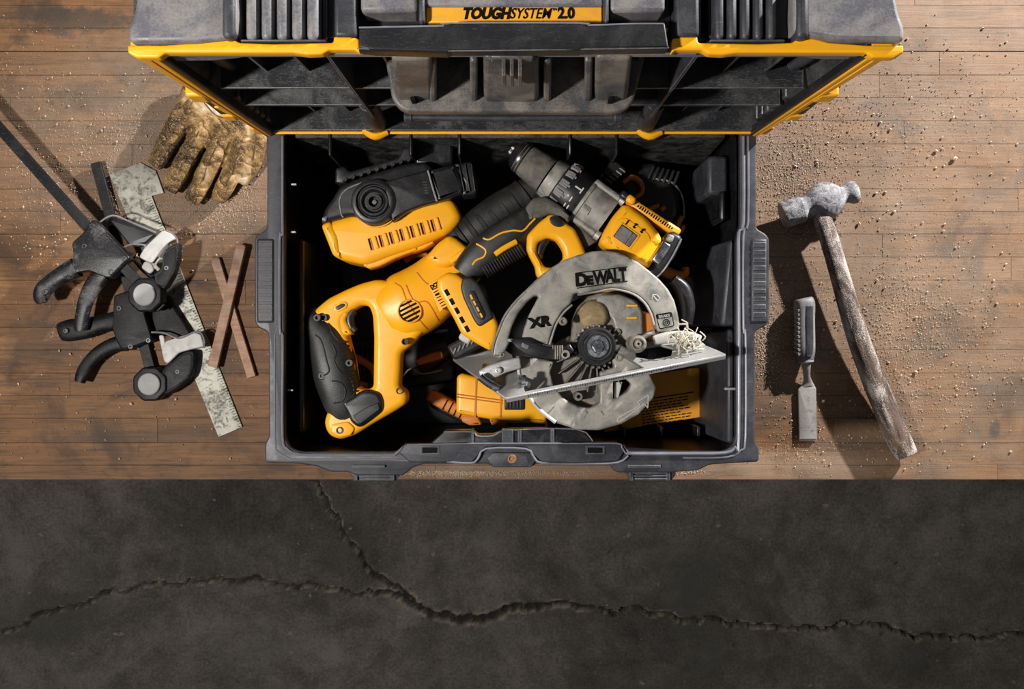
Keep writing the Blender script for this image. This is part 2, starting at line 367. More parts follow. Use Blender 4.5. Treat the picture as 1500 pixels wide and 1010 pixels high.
M['rusty'] = rusty('tarnished_steel', (.34, .33, .285), (.07, .06, .04), 55, .48)
M['bladesteel'] = rusty('chisel_steel', (.33, .315, .29), (.09, .08, .07), 45, .52)

# ================================================================ FLOOR with cracks
FZ = -0.85
random.seed(4)
main_crack = [(-40, 946), (5, 925), (45, 905), (100, 890), (150, 868), (210, 857), (300, 853), (345, 852), (420, 860), (480, 862), (540, 866), (585, 872), (612, 889), (650, 902), (685, 907), (730, 900), (790, 890), (850, 892), (900, 900), (980, 900), (1040, 907), (1110, 917), (1160, 921), (1200, 922), (1260, 918), (1310, 925), (1380, 932), (1450, 937), (1560, 938)]
side_crack = [(440, 640), (460, 703), (480, 740), (500, 780), (532, 820), (560, 848), (590, 868), (612, 889)]
def fpt(p): q = P(p[0], p[1], FZ); return (q.x, q.y)
cracks = [([fpt(p) for p in main_crack], .0034), ([fpt(p) for p in side_crack], .0036)]
def jag(pl, lv=3, amp=.16):
    for _ in range(lv):
        o = [pl[0]]
        for a, b in zip(pl, pl[1:]):
            dx, dy = b[0] - a[0], b[1] - a[1]; k = random.uniform(-amp, amp)
            o += [((a[0] + b[0]) / 2 - dy * k, (a[1] + b[1]) / 2 + dx * k), b]
        pl = o
    return pl
cracks = [(jag(pl), w_) for pl, w_ in cracks]
def crack_d(x, y):
    best = 9.0
    for pl, w_ in cracks:
        for (ax, ay), (bx, by) in zip(pl, pl[1:]):
            if min(ax, bx) - .05 > x or max(ax, bx) + .05 < x or min(ay, by) - .05 > y or max(ay, by) + .05 < y: continue
            dx, dy = bx - ax, by - ay; t = max(0, min(1, ((x - ax) * dx + (y - ay) * dy) / (dx * dx + dy * dy + 1e-12)))
            d = math.hypot(x - ax - t * dx, y - ay - t * dy); wv = w_ * (1 + 1.5 * max(0, 1 - abs(x + .08) / .28))
            best = min(best, d / wv)
    return best
def floor():
    sx = S(3.2, FZ); xs = []; x = P(-30, 0, FZ).x
    while x < P(1530, 0, FZ).x: xs.append(x); x += sx
    xs = [-3.5, -2.5, -1.8] + xs + [1.8, 2.5, 3.5]
    ys = []; y = P(0, 1030, FZ).y
    while y < P(0, 680, FZ).y: ys.append(y); y += sx
    ys = [-3, -2, -1.2] + ys + [-.1, .5, 1.2, 2.2, 3]
    vs = []; ck = []; lp = []
    for y in ys:
        for x in xs:
            d = crack_d(x, y); n = noise.noise(Vector((x * 90, y * 90, 0))) + .5 * noise.noise(Vector((x * 260, y * 260, 4)))
            d2 = d + n * .8
            c = max(0, min(1, 1.35 - d2)); l = max(0, 1 - abs(d2 - 1.5) / .8) * max(0, min(1, .65 + 2.2 * noise.noise(Vector((x * 40, y * 40, 9)))))
            vs.append((x, y, FZ - .022 * c * (1 if abs(d) < 6 else 0) + .003 * l + .0012 * noise.noise(Vector((x * 9, y * 9, 3))) * 0))
            ck.append(c); lp.append(l)
    nx = len(xs); fs = [(j * nx + i, j * nx + i + 1, (j + 1) * nx + i + 1, (j + 1) * nx + i) for j in range(len(ys) - 1) for i in range(nx - 1)]
    me = bpy.data.meshes.new('floor'); me.from_pydata(vs, [], fs)
    for nme, dat in (('crack', ck), ('lip', lp)):
        a = me.attributes.new(nme, 'FLOAT', 'POINT'); a.data.foreach_set('value', dat)
    o = link('floor', me, M['concrete'], None, smooth=0)
    for p in me.polygons: p.use_smooth = True
    prop(o, 'dark cracked concrete floor in front of the workbench', None, None, 'structure')
floor()

# ================================================================ WORKBENCH
BX = 2.3
bench = thing('workbench', (0, .15, FZ), 'old brown plank workbench strewn with sawdust under the toolbox', 'workbench')
random.seed(11)
seams = [-420, -330, -240, -160, -90, -26, 8, 41, 75, 110, 143, 177, 211, 245, 277, 310, 343, 377, 411, 446, 480, 513, 547, 580, 613, 649, 682, 703]
TH = .045
for a, b in zip(seams, seams[1:]):
    y1 = P(0, a, 0).y - .00018; y0 = P(0, b, 0).y + .00018
    if a in (75, 343, 546): y1 -= .0006 if a == 75 else .0002
    xs = [-BX]; x = -BX + random.uniform(.2, .9)
    while x < BX - .2: xs.append(x); x += random.uniform(.45, 1.1)
    xs.append(BX)
    for xa, xb in zip(xs, xs[1:]):
        dz = random.uniform(-.0005, .0)
        MB().box(xa + .00015, xb - .00015, y0, y1, -TH, dz).build('plank', M['bench'], bench, bevel=.00025, seg=1, smooth=0)
for x in (-2.1, 2.1):
    for y in (-.10, .50): MB().box(x - .045, x + .045, y - .045, y + .045, FZ, -TH - .09).build('leg', M['bench'], bench, bevel=.003)
MB().box(-2.2, 2.2, -.13, -.10, -TH - .09, -TH).build('apron', M['bench'], bench, bevel=.002)
MB().box(-2.2, 2.2, .52, .55, -TH - .09, -TH).build('apron', M['bench'], bench, bevel=.002)
# ================================================================ TOOLBOX
RZ = .30
tb = thing('toolbox', (0, .05, 0), 'large black toolbox with open yellow-edged lid, full of power tools', 'toolbox')
outer = [(391, 150), (391, 335), (376, 345), (373, 350), (373, 472), (378, 480), (393, 487), (394, 640), (388, 650), (388, 678), (440, 680), (466, 684), (484, 692), (512, 692), (520, 697), (590, 697), (598, 692), (603, 686), (620, 680), (716, 680), (722, 685), (778, 685), (784, 680), (892, 680), (898, 689), (905, 693), (985, 693), (1000, 691), (1022, 690), (1040, 681), (1112, 677), (1112, 655), (1106, 648), (1106, 486), (1124, 476), (1127, 470), (1127, 350), (1122, 343), (1108, 335), (1108, 150)]
inner = [(417, 196), (417, 640), (424, 655), (440, 662), (582, 662), (592, 650), (905, 648), (914, 662), (1060, 662), (1072, 655), (1078, 642), (1078, 350), (1084, 330), (1084, 196)]
outer = [(x, 183 if y == 150 else y) for x, y in outer]
inner = [(x, 190 if y == 196 else y) for x, y in inner]
plate('rim', outer, RZ, .010, M['box'], tb, holes=[inner], bev=.0018, r=5, hr=7)
# walls (thin shell, tapering slightly towards the base)
def ring_loft(loops, close_bottom=False):
    vs = []; fs = []; n = len(loops[0][0])
    for lp, z in loops:
        for p in lp: vs.append((p[0], p[1], z))
    for i in range(len(loops) - 1):
        for k in range(n): fs.append((i * n + k, i * n + (k + 1) % n, (i + 1) * n + (k + 1) % n, (i + 1) * n + k))
    return vs, fs
def rrect(x0, x1, y0, y1, r, n=6): return rnd([(x0, y0), (x1, y0), (x1, y1), (x0, y1)], r, n)
ia = W(inner, RZ); X0 = P(415, 0, RZ).x; X1 = P(1080, 0, RZ).x; Y0 = P(0, 663, RZ).y; Y1 = P(0, 190, RZ).y
lo_ = [rrect(X0 - .008, X1 + .006, Y0 - .006, Y1 + .010, .02), rrect(X0 + .002, X1 - .004, Y0 + .004, Y1 + .004, .02)]
li_ = [rrect(X0 - .002, X1 + .001, Y0 - .001, Y1 + .003, .016), rrect(X0 + .008, X1 - .010, Y0 + .009, Y1 - .002, .016)]
vs, fs = ring_loft([(lo_[0], RZ - .008), (lo_[1], .002), (li_[1], .002), (li_[1], .012), (li_[0], RZ - .008)])
n4 = len(lo_[0]); b = MB().add(vs, fs[:n4] + fs[2 * n4:] + [tuple(range(n4, 2 * n4))[::-1], tuple(range(3 * n4, 4 * n4))])
b.build('shell', M['boxin'], tb, bevel=0)
# rim beads
def bead(pts, z, r_px, mat, parent=tb, name='rim_bead'):
    q = [P(x, y, z) for x, y in pts]; return MB().tube([(p.x, p.y, z) for p in q], S(r_px, z), 8, 3).build(name, mat, parent)
bead([(414, 200), (414, 330), (414, 345), (410, 352), (410, 480), (414, 492), (414, 560), (414, 640), (420, 657), (440, 666), (500, 667), (570, 667), (580, 665), (592, 655), (604, 652)], RZ + .001, 2.0, M['ridge'])
bead([(1089, 200), (1089, 325), (1082, 342), (1082, 400), (1082, 640), (1077, 655), (1062, 664), (1000, 665), (925, 665), (918, 662), (912, 652)], RZ + .001, 2.4, M['ridge'])
bead([(1096, 200), (1096, 325), (1089, 345), (1089, 480), (1092, 492), (1092, 640), (1085, 660), (1065, 670), (1000, 671)], RZ, 1.6, M['ridge'])
bead([(403, 490), (403, 640), (408, 662), (425, 672), (440, 673), (560, 673), (590, 675), (640, 677)], RZ, 1.2, M['ridge'])
# side grip pads with ribs
for sgn, x0, x1 in ((-1, 375, 402), (1, 1100, 1125)):
    g = MB().pbox(x0, 349, x1, 474, RZ + .0015, RZ - .02).build('side_grip', M['box'], tb, bevel=.003)
    r_ = MB()
    for k in range(10): r_.pbox(x0 + 3, 355 + k * 11.4, x1 - 3, 362 + k * 11.4, RZ + .0020, RZ)
    r_.build('grip_rib', M['box'], g, bevel=.0006)
# front lip: raised trapezoid steps
plate('front_lip', [(584, 664), (593, 650), (906, 648), (915, 662), (905, 676), (860, 679), (795, 679), (770, 655), (712, 655), (690, 679), (600, 678)], RZ + .005, .012, M['box'], tb, bev=.0018, r=3)
plate('front_lip_step', [(628, 652), (652, 631), (692, 631), (700, 637), (722, 637), (745, 629), (845, 627), (872, 649)], RZ + .001, .02, M['boxin'], tb, bev=.0015, r=2)
for x0, x1 in ((735, 752), (758, 764)): MB().pbox(x0, 629, x1, 652, RZ + .004, RZ - .01).build('lip_rib', M['box'], tb, bevel=.001)
for x0, x1 in ((806, 812), (690, 694)): MB().pbox(x0, 629, x1, 652, RZ + .004, RZ - .01).build('lip_rib', M['box'], tb, bevel=.001)
bead([(655, 677), (690, 679), (700, 672), (712, 658), (770, 658), (782, 670), (795, 679), (860, 680), (905, 678), (920, 668)], RZ + .005, 1.6, M['ridge'])
bead([(596, 652), (640, 651), (690, 650), (760, 650), (850, 650), (904, 650), (911, 656), (916, 664)], RZ + .005, 1.2, M['ridge'])
bead([(650, 633), (691, 633), (699, 639), (722, 639), (745, 631), (844, 629), (868, 646)], RZ + .001, 1.0, M['ridge'])
for x in (630, 872):
    fr = plate('lip_slot_frame', [(x - 14, 654), (x + 14, 654), (x + 14, 666), (x - 14, 666)], RZ + .0062, .003, M['box'], tb, holes=[[(x - 11, 656), (x + 11, 656), (x + 11, 664), (x - 11, 664)]], bev=.0005)
    MB().pbox(x - 11, 656, x + 11, 664, RZ + .0052, RZ).build('slot', M['print'], fr)
plate('screw_plate', [(714, 672), (722, 664), (778, 664), (786, 672), (778, 684), (722, 684)], RZ + .004, .008, M['box'], tb, bev=.001)
c = P(750, 672, RZ)
MB().lathe((c.x, c.y, RZ), (c.x, c.y, RZ + .006), [(0, S(7, RZ)), (.8, S(7, RZ)), (1, S(6, RZ)), (1, S(4.6, RZ)), (.7, S(4.4, RZ)), (.7, S(1.2, RZ)), (.9, S(1, RZ)), (.9, .0001)], 20).build('rivet', grimy('old_brass', (.30, .17, .07), .45, .4, metal=.7), tb, label='brass coloured rivet')
# latches
for x0, x1 in ((514, 580), (918, 984)):
    lt = plate('latch', [(x0 - 2, 683), (x1 + 6, 683), (x1 + 6, 697), (x1 - 2, 706), (x0 + 8, 706), (x0 - 4, 692)], RZ - .004, .014, M['box'], tb, bev=.0015, r=2)
    rr = MB()
    for k in range(3):
        a_ = P(x0 + 10 + k, 693.5 + k * 4.4, RZ); b_ = P(x1 - 4 - k, 693.5 + k * 4.4, RZ); rr.obox(a_, b_, S(1.8, RZ), RZ - .004, RZ - .001)
    rr.build('latch_rib', M['box'], lt, bevel=.0004)
    MB().pbox(x0 + 2, 682, x0 + 50, 686, RZ + .003, RZ - .004).build('latch_bar', M['box'], lt, bevel=.0006)
    for xx in (x0 + 8, x1 - 4): MB().pbox(xx - 4, 690, xx + 2, 705, RZ - .001, RZ - .012).build('latch_arm', M['box'], lt, bevel=.0008)
# interior ribs and pockets on the walls
ir = lambda x0, x1, y0, y1, z0, z1, bv=.002: MB().box(x0, x1, y0, y1, z0, z1).build('wall_rib', M['boxin'], tb, bevel=bv)
for px in (480, 600, 672, 836, 905): x = P(px, 0, RZ).x; ir(x - .002, x + .002, Y1 - .026, Y1 + .004, .03, RZ - .012)
MB().box(P(1037, 0, .27).x, P(1066, 0, .27).x, P(0, 285, .27).y, P(0, 228, .27).y, .03, .27).build('wall_post', M['box'], tb, bevel=.004)
MB().box(P(600, 0, RZ).x, P(660, 0, RZ).x, Y1 - .03, Y1 + .004, .03, .25).build('wall_block', M['boxin'], tb, bevel=.004)
xs_ = P(1052, 0, RZ).x
MB().hexa([(xs_ - .02, P(0, 478, RZ).y, .03), (X1 - .009, P(0, 478, RZ).y, .03), (X1 - .009, P(0, 352, RZ).y, .03), (xs_ - .02, P(0, 352, RZ).y, .03), (xs_ + .006, P(0, 478, RZ).y, RZ - .012), (X1, P(0, 478, RZ).y, RZ - .012), (X1, P(0, 350, RZ).y, RZ - .012), (xs_ + .014, P(0, 350, RZ).y, RZ - .012)]).build('wall_block', M['box'], tb, bevel=.004)  # lighter box plastic paints the right wall's reflection into the colour
MB().hexa([(X1 - .022, P(0, 650, RZ).y, .03), (X1 - .009, P(0, 650, RZ).y, .03), (X1 - .009, P(0, 485, RZ).y, .03), (X1 - .022, P(0, 485, RZ).y, .03), (X1 - .008, P(0, 652, RZ).y, RZ - .014), (X1, P(0, 652, RZ).y, RZ - .014), (X1, P(0, 482, RZ).y, RZ - .014), (X1 - .008, P(0, 482, RZ).y, RZ - .014)]).build('wall_panel', M['box'], tb, bevel=.003)  # panel added in lighter plastic, standing in for the wall's reflection
MB().hexa([(X0 + .01, Y1 - .016, .03), (X1 - .01, Y1 - .016, .03), (X1 - .01, Y1 - .002, .03), (X0 + .01, Y1 - .002, .03), (X0 + .01, Y1 - .006, RZ - .014), (X1 - .01, Y1 - .006, RZ - .014), (X1 - .01, Y1, RZ - .014), (X0 + .01, Y1, RZ - .014)]).build('wall_panel', M['scuffed'], tb, bevel=.001)  # scuffed, and paler than the shell: front light put into its colour
MB().box(P(1060, 0, RZ).x, X1 - .008, P(0, 320, RZ).y, P(0, 275, RZ).y, .02, RZ - .02).build('wall_block', M['boxin'], tb, bevel=.004)
MB().box(X0 + .008, X0 + .016, P(0, 640, RZ).y, P(0, 345, RZ).y, .02, RZ - .03).build('wall_block', M['boxin'], tb, bevel=.004)
for k in range(5):
    x = P(800 + 50 * k, 0, .1).x; MB().box(x, x + .004, Y0 + .008, Y0 + .02, .012, .2).build('wall_rib', M['boxin'], tb, bevel=.001)
for px, py in ((429, 270), (424, 572), (428, 340)):
    MB().pbox(px - 3, py - 1.3, px + 5, py + 1.3, RZ - .01, RZ - .014).build('side_stud', M['pale'], tb, bevel=.0005)
MB().pbox(1062, 568, 1082, 572, RZ - .004, RZ - .01).build('side_stud', M['steel'], tb, bevel=.0008)
# handle slots under the side grips
# ---------------------------------------------------------------- lid (open, standing at the back)
LZ = .657
def lidbox(x0, x1, y0, y1, z0, z1): return MB().box(x0, x1, y0, y1, z0, z1)
lean = lambda z: .2325 - (z - .30) * .046      # plane of the lid's face
# back shell of the lid
xb, xt = .268, .280
vs = [(-xb, lean(.302) + .052, .302), (xb, lean(.302) + .052, .302), (xb, lean(.302) + .060, .302), (-xb, lean(.302) + .060, .302),
      (-xt, lean(LZ) + .052, LZ), (xt, lean(LZ) + .052, LZ), (xt, lean(LZ) + .060, LZ), (-xt, lean(LZ) + .060, LZ)]
lid = MB().hexa(vs).build('lid', M['lidin'], tb, bevel=.002, label='lid standing open, black inside with a yellow edge')
# bottom (hinge-side) wall and top wall
MB().box(-.266, .266, lean(.3) + .001, lean(.3) + .055, .301, .308).build('lid_side', M['lidin'], lid, bevel=.001)
# left and right side walls
for s_ in (-1, 1):
    a = [(s_ * .262, .301), (s_ * .270, .301), (s_ * .2795, LZ - .002), (s_ * .260, LZ - .002)]
    v0 = [(x, lean(z) + .004, z) for x, z in a]; v1 = [(x * (.965 if i in (0, 3) else 1), lean(z) + .055, z) for i, (x, z) in enumerate(a)]
    MB().add(v0 + v1, [(0, 1, 2, 3), (7, 6, 5, 4), (0, 4, 5, 1), (1, 5, 6, 2), (2, 6, 7, 3), (3, 7, 4, 0)]).build('lid_side', M['lidin'], lid, bevel=.001)
    for k in range(6):
        z = .335 + k * .022; x = s_ * .262
        MB().box(min(x, x - s_ * .006), max(x, x - s_ * .006), lean(z) + .006, lean(z) + .05, z, z + .012).build('lid_side_rib', M['lidin'], lid, bevel=.002)
    c0 = Vector((s_ * .252, lean(.56) + .012, .56))
    MB().sweep([(s_ * .243, lean(.53) + .02, .53, .010, .010), (s_ * .246, lean(.56) + .02, .56, .012, .012), (s_ * .249, lean(.6) + .02, .60, .010, .010)], 12, 2, 4, up=(0, 1, 0)).build('lid_pin', M['box'], lid)
# long horizontal ribs (shelves) and cross ribs
for z, d in ((.445, .0), (.520, .0), (.340, .020)):
    MB().box(-.255, .255, lean(z) + .002 + d, lean(z) + .055, z - .003, z).build('lid_rib', M['lidin'], lid, bevel=.0004)
for x in (-.215, -.178, -.105, -.07, .07, .105, .185, .222):
    vv = [(x - .001, lean(.31) + .022, .31), (x + .001, lean(.31) + .022, .31), (x + .001, lean(.31) + .055, .31), (x - .001, lean(.31) + .055, .31),
          (x - .001, lean(.63) + .014, .63), (x + .001, lean(.63) + .014, .63), (x + .001, lean(.63) + .055, .63), (x - .001, lean(.63) + .055, .63)]
    MB().hexa(vv).build('lid_rib', M['lidin'], lid)
for s_ in (-1, 1):
    x = s_ * .1385; z0, z1 = .40, LZ - .006
    vv = [(x - .0013, lean(z0) - .002, z0), (x + .0013, lean(z0) - .002, z0), (x + .0013, lean(z0) + .05, z0), (x - .0013, lean(z0) + .05, z0),
          (x - .0013, lean(z1), z1), (x + .0013, lean(z1), z1), (x + .0013, lean(z1) + .05, z1), (x - .0013, lean(z1) + .05, z1)]
    MB().hexa(vv).build('lid_rib', M['box'], lid)
    x = s_ * .150
    MB().lathe((s_ * .1465, lean(.31) + .010, .304), (s_ * .142, lean(.4) + .010, .415), [(0, .0105), (1, .009)], 18).build('hinge_post', M['box'], lid)
    MB().sweep([(x - .013, lean(.3) + .002, .303, .006, .010), (x, lean(.3) - .004, .303, .009, .012), (x + .014, lean(.3) + .0, .303, .006, .008)], 10, 2, 4).build('hinge_foot', M['yellow'], lid, label='small yellow hinge foot')
    # scooped pockets low in the lid
    vv = [(s_ * .19, .308), (s_ * .262, .308), (s_ * .262, .365), (s_ * .215, .365), (s_ * .205, .340), (s_ * .195, .325)]
    k0 = [(x, lean(z) + .026, z) for x, z in vv]; k1 = [(x, lean(z) + .05, z) for x, z in vv]; n = len(vv)
    MB().add(k0 + k1, [tuple(range(n)), tuple(range(n, 2 * n))[::-1]] + [(i, (i + 1) % n, n + (i + 1) % n, n + i) for i in range(n)]).build('lid_pocket', M['box'], lid, bevel=.004, seg=3)
# yellow rim: bottom thin line, side rails, upper band
MB().box(-.262, .262, lean(.3) - .0015, lean(.3) + .0012, .300, .3028).build('lid_edge', M['yellow'], lid, bevel=.0005, label='thin yellow edge along the hinge side')
for s_ in (-1, 1):
    def rail(xo0, xo1, xi0, xi1, yo, yi, name='lid_edge', z0=.300, z1=LZ, mat='yellow', bev=.0015):
        v = [(s_ * xo0, lean(z0) + yo, z0), (s_ * xi0, lean(z0) + yo, z0), (s_ * xi0, lean(z0) + yi, z0), (s_ * xo0, lean(z0) + yi, z0),
             (s_ * xo1, lean(z1) + yo, z1), (s_ * xi1, lean(z1) + yo, z1), (s_ * xi1, lean(z1) + yi, z1), (s_ * xo1, lean(z1) + yi, z1)]
        return MB().hexa(v).build(name, M[mat], lid, bevel=bev)
    rail(.2700, .2810, .2640, .2640, -.002, .010)
    rail(.2695, .2770, .2680, .2700, -.0045, .002)
    rail(.2680, .2700, .2640, .2640, -.004, .002)
    rail(.2640, .2650, .2615, .2600, -.003, .012, 'lid_seal', mat='black')
    rail(.2735, .2790, .268, .270, -.0035, .006, 'lid_edge', z0=.40, z1=.46, bev=.001)
    # side catch
    for z0, z1, xx in ((.405, .425, .2775), (.495, .520, .2805)):
        MB().box(min(s_ * .270, s_ * (xx + .006)), max(s_ * .270, s_ * (xx + .006)), lean(z0) - .006, lean(z0) + .006, z0, z1).build('side_catch', M['yellow'], lid, bevel=.0025, seg=3)
    MB().box(min(s_ * .276, s_ * .2835), max(s_ * .276, s_ * .2835), lean(.46) - .002, lean(.46) + .006, .425, .500).build('side_catch_bar', M['black'], lid, bevel=.002)
    MB().box(min(s_ * .266, s_ * .2800), max(s_ * .266, s_ * .2800), lean(.31) - .002, lean(.31) + .006, .302, .330).build('side_catch', M['yellow'], lid, bevel=.002, seg=3)
# upper band (faces up at the lid's free edge), yellow, with humps
def mirror(pts): return [(1506 - x if False else 1511 - x, y) for x, y in pts][::-1]
bandL = [(187, 66), (187, 77), (200, 84), (232, 84), (242, 77), (430, 77), (450, 80), (472, 79), (482, 73), (520, 73), (527, 77), (526, 56), (516, 55), (515, 53), (489, 53), (488, 62), (400, 64), (350, 62), (342, 56), (318, 56), (296, 62), (240, 66)]
for pts in (bandL, mirror(bandL)): plate('lid_band', pts, LZ + .002, .010, M['yellow'], lid, bev=.0016, r=3)
MB().pbox(240, 74, 1262, 79.5, LZ - .010, LZ - .018).build('lid_lip', M['ridge'], lid, bevel=.001)
# corner bumpers
for s_, (x0, x1) in ((-1, (188, 346)), (1, (1165, 1325))):
    o_ = [(x0, 62), (x0 - 1, 40), (x0 + 8, 18), (x0 + 16, -30), (x1, -30), (x1 + 2, 20), (x1, 52), (x1 - 20, 57), (x1 - 60, 61)] if s_ < 0 else [(x1, 60), (x1 + 1, 42), (x1 - 7, 20), (x1 - 16, -30), (x0, -30), (x0 - 2, 20), (x0, 50), (x0 + 25, 53), (x0 + 60, 59)]
    MB().prism(W(rnd(o_, 8), LZ + .008), LZ - .042, LZ + .008).build('bumper', M['bumper'], lid, bevel=.007, seg=4, label='dusty grey corner bumper')
    xa = x1 - 22 if s_ < 0 else x0 + 2
    MB().pbox(xa, -30, xa + 20, 56, LZ + .010, LZ - .03).build('bumper_collar', M['box'], lid, bevel=.004, seg=3)
# ribbed grips
for x0, x1, n in ((358, 470, 5), (1046, 1142, 5)):
    g = MB().pbox(x0 - 10, -30, x1 + 22, 58, LZ - .010, LZ - .05).build('ribbed_grip', M['black'], lid, bevel=.002)
    wv = (x1 - x0) / n
    for k in range(n):
        MB().pbox(x0 + k * wv + 1, -30, x0 + (k + 1) * wv - 3, 58, LZ + .004, LZ - .02).build('lid_grip_rib', M['bumper'] if x0 < 600 else M['box'], lid, bevel=.004, seg=3)
    MB().pbox(x0 - 6, 57, x1 + 8, 61, LZ + .002, LZ - .02).build('lid_grip_edge', M['box'], lid, bevel=.001)
for x0, x1 in ((489, 522), (990, 1025)): MB().pbox(x0, -30, x1, 54, LZ + .004, LZ - .04).build('lid_post', M['box'], lid, bevel=.003, seg=3)
# handle bar across the middle
def strip(z0, z1, pts_top, pts_bot, name, mat, bv):   # polygon in plan, thickness
    pass
plate('lid_handle', [(526, 42), (568, 40), (652, 38), (660, 33), (848, 33), (862, 38), (930, 34), (974, 33), (980, 70), (855, 71), (850, 73), (660, 73), (655, 76), (545, 73), (526, 70)], LZ + .014, .016, M['black'], lid, bev=.0014, r=2)
bead([(526, 40.5), (600, 39), (650, 38), (660, 34), (848, 34), (862, 37), (930, 35), (972, 35)], LZ + .0135, 1.4, M['ridge'], lid, 'handle_edge')
bead([(526, 71), (655, 74.5), (850, 72), (980, 70)], LZ + .013, 1.2, M['box'], lid, 'handle_edge')
MB().pbox(526, -30, 982, 40, LZ - .018, LZ - .04).build('lid_tray', M['black'], lid, bevel=.001)
for x0, x1 in ((528, 612), (893, 975)): MB().pbox(x0, -30, x1, 17, LZ + .004, LZ - .03).build('lid_step', M['bumper'], lid, bevel=.003)
for x0, x1 in ((613, 622), (884, 892)): MB().pbox(x0, -30, x1, 32, LZ + .006, LZ - .03).build('lid_step', M['box'], lid, bevel=.002)
MB().pbox(622, -30, 884, 9, LZ + .002, LZ - .03).build('lid_step', M['bumper'], lid, bevel=.002)
lb = MB().pbox(624, 9, 882, 33, LZ - .001, LZ - .02).build('name_plate', M['yellow_dirty'], lid, bevel=.0008, label='dull yellow plate with black lettering')
text('lettering', 'TOUGH', 711.5, 20.5, LZ - .0006, 22, 0, M['print'], lid, bold=1.1, shear=.25, sx=.88)
text('lettering', 'SYSTEM', 776, 20.5, LZ - .0006, 22, 0, M['print'], lid, bold=.1, shear=.3, sx=.80)
text('lettering', '2.0', 829, 20, LZ - .0006, 22, 0, M['print'], lid, bold=.8, shear=0, sx=.92)
text('lettering', 'TM', 812, 14, LZ - .0006, 5, 0, M['print'], lid)
# central housing hanging inside the lid
def slab_between(x0, x1, ya, za, yb, zb, thk, name, mat, bv=.003, x0b=None, x1b=None, seg=3):
    """front face from (ya,za) low to (yb,zb) high, body extends back by thk"""
    x0b = x0 if x0b is None else x0b; x1b = x1 if x1b is None else x1b
    v = [(x0, ya, za), (x1, ya, za), (x1, ya + thk, za), (x0, ya + thk, za), (x0b, yb, zb), (x1b, yb, zb), (x1b, yb + thk, zb), (x0b, yb + thk, zb)]
    return MB().hexa(v).build(name, mat, lid, bevel=bv, seg=seg)
hz = .56
hm = grimy('dusty_housing_plastic', (.055, .055, .06), .38, .55, (.30, .24, .18), dscale=28, lo=.42, scratch=.6)
plate('housing_tray', [(563, 80), (574, 145), (584, 158), (596, 164), (900, 165), (918, 160), (928, 148), (946, 80)], hz, .012, hm, lid, bev=.003, r=8, res=3)
for x0, x1 in ((577, 633), (708, 790), (872, 922)):
    A = P(x0, 148, hz); B = P(x1, 148, hz); zt = .645; At = P(x0 - (4 if x0 < 700 else 0), 86, zt); Bt = P(x1 + (4 if x0 > 800 else 0), 86, zt)
    A = P(x0, 143 if x0 != 708 else 146, hz + .01); B.x = P(x1, 0, hz + .01).x
    slab_between(A.x, B.x, A.y, hz - .005, At.y, zt, .022, 'housing_box', hm, .004, At.x, Bt.x)
for x in (634, 694, 802, 862):
    A = P(x, 150, hz); MB().hexa([(A.x - .003, A.y, hz - .004), (A.x + .003, A.y, hz - .004), (A.x + .003, .23, hz - .004), (A.x - .003, .23, hz - .004),
        (P(x, 0, .63).x - .003, .215, .632), (P(x, 0, .63).x + .003, .215, .632), (P(x, 0, .63).x + .003, .23, .632), (P(x, 0, .63).x - .003, .23, .632)]).build('housing_rib', hm, lid, bevel=.002)
for x in (605, 896): 
    MB().pbox(x - 4, 141, x + 4, 147, hz + .012, hz - .01).build('housing_slot', M['print'], lid, bevel=.0008)
bk = MB()
for x in (738, 750, 762): q = P(x, 88, .65); bk.box(q.x - .0016, q.x + .0016, q.y - .012, q.y + .004, .62, .651)
bk.build('housing_clip', hm, lid, bevel=.0006)
MB().pbox(718, 78, 782, 86, .652, .64).build('housing_clip', hm, lid, bevel=.002)
MB().sweep([(P(600, 172, .4).x, P(0, 172, .4).y, .40, .007, .007), (0, P(0, 173, .4).y, .40, .007, .007), (P(905, 172, .4).x, P(0, 172, .4).y, .40, .007, .007)], 12, 2, 3).build('lid_rod', M['box'], lid)
for x in (598, 905): q = P(x, 172, .4); MB().lathe((q.x - .004, q.y, .4), (q.x + .004, q.y, .4), [(0, .005), (1, .005)], 14).build('rod_end', M['box'], lid, bevel=.001)
MB().box(P(596, 0, .4).x, P(908, 0, .4).x, P(0, 176, .4).y + .004, lean(.4) + .05, .388, .396).build('lid_rib', M['lidin'], lid, bevel=.001)
# ================================================================ THINGS ON THE BENCH, RIGHT
def lz(pts, z): return [(*P(x, y, z).xy, z) for x, y in pts]
# ---- ball peen hammer
hm_t = thing('hammer', P(1250, 450, 0), 'dusty ball-peen hammer with weathered wooden handle, right of the toolbox', 'hammer')
za = .026
A = P(1146, 316, za); B = P(1257, 279, za); Lh = (B - A).length
s1 = S(1, za)
prof = [(0, 14), (.0, 18), (.02, 19.5), (.24, 19), (.26, 19.3), (.28, 17), (.31, 16), (.36, 19), (.44, 25.5), (.52, 28), (.60, 28), (.68, 25), (.745, 19), (.78, 14.5), (.80, 12.8), (.83, 12.5), (.86, 14.5), (.90, 17), (.94, 17.6), (.97, 15.5), (.99, 11), (1.0, 5)]
b = MB().lathe(A, B, [(t, r * s1 * (1.0 if r < 19.8 else 1.0)) for t, r in prof], 40, squash=.9)
me = b.mesh()
head = link('head', me, M['hammer'], hm_t, smooth=50)
fa = MB().lathe(A + (A - B).normalized() * .0006, A + (B - A) * .01, [(0, 10 * s1), (0, 15.5 * s1), (1, 17 * s1)], 30)
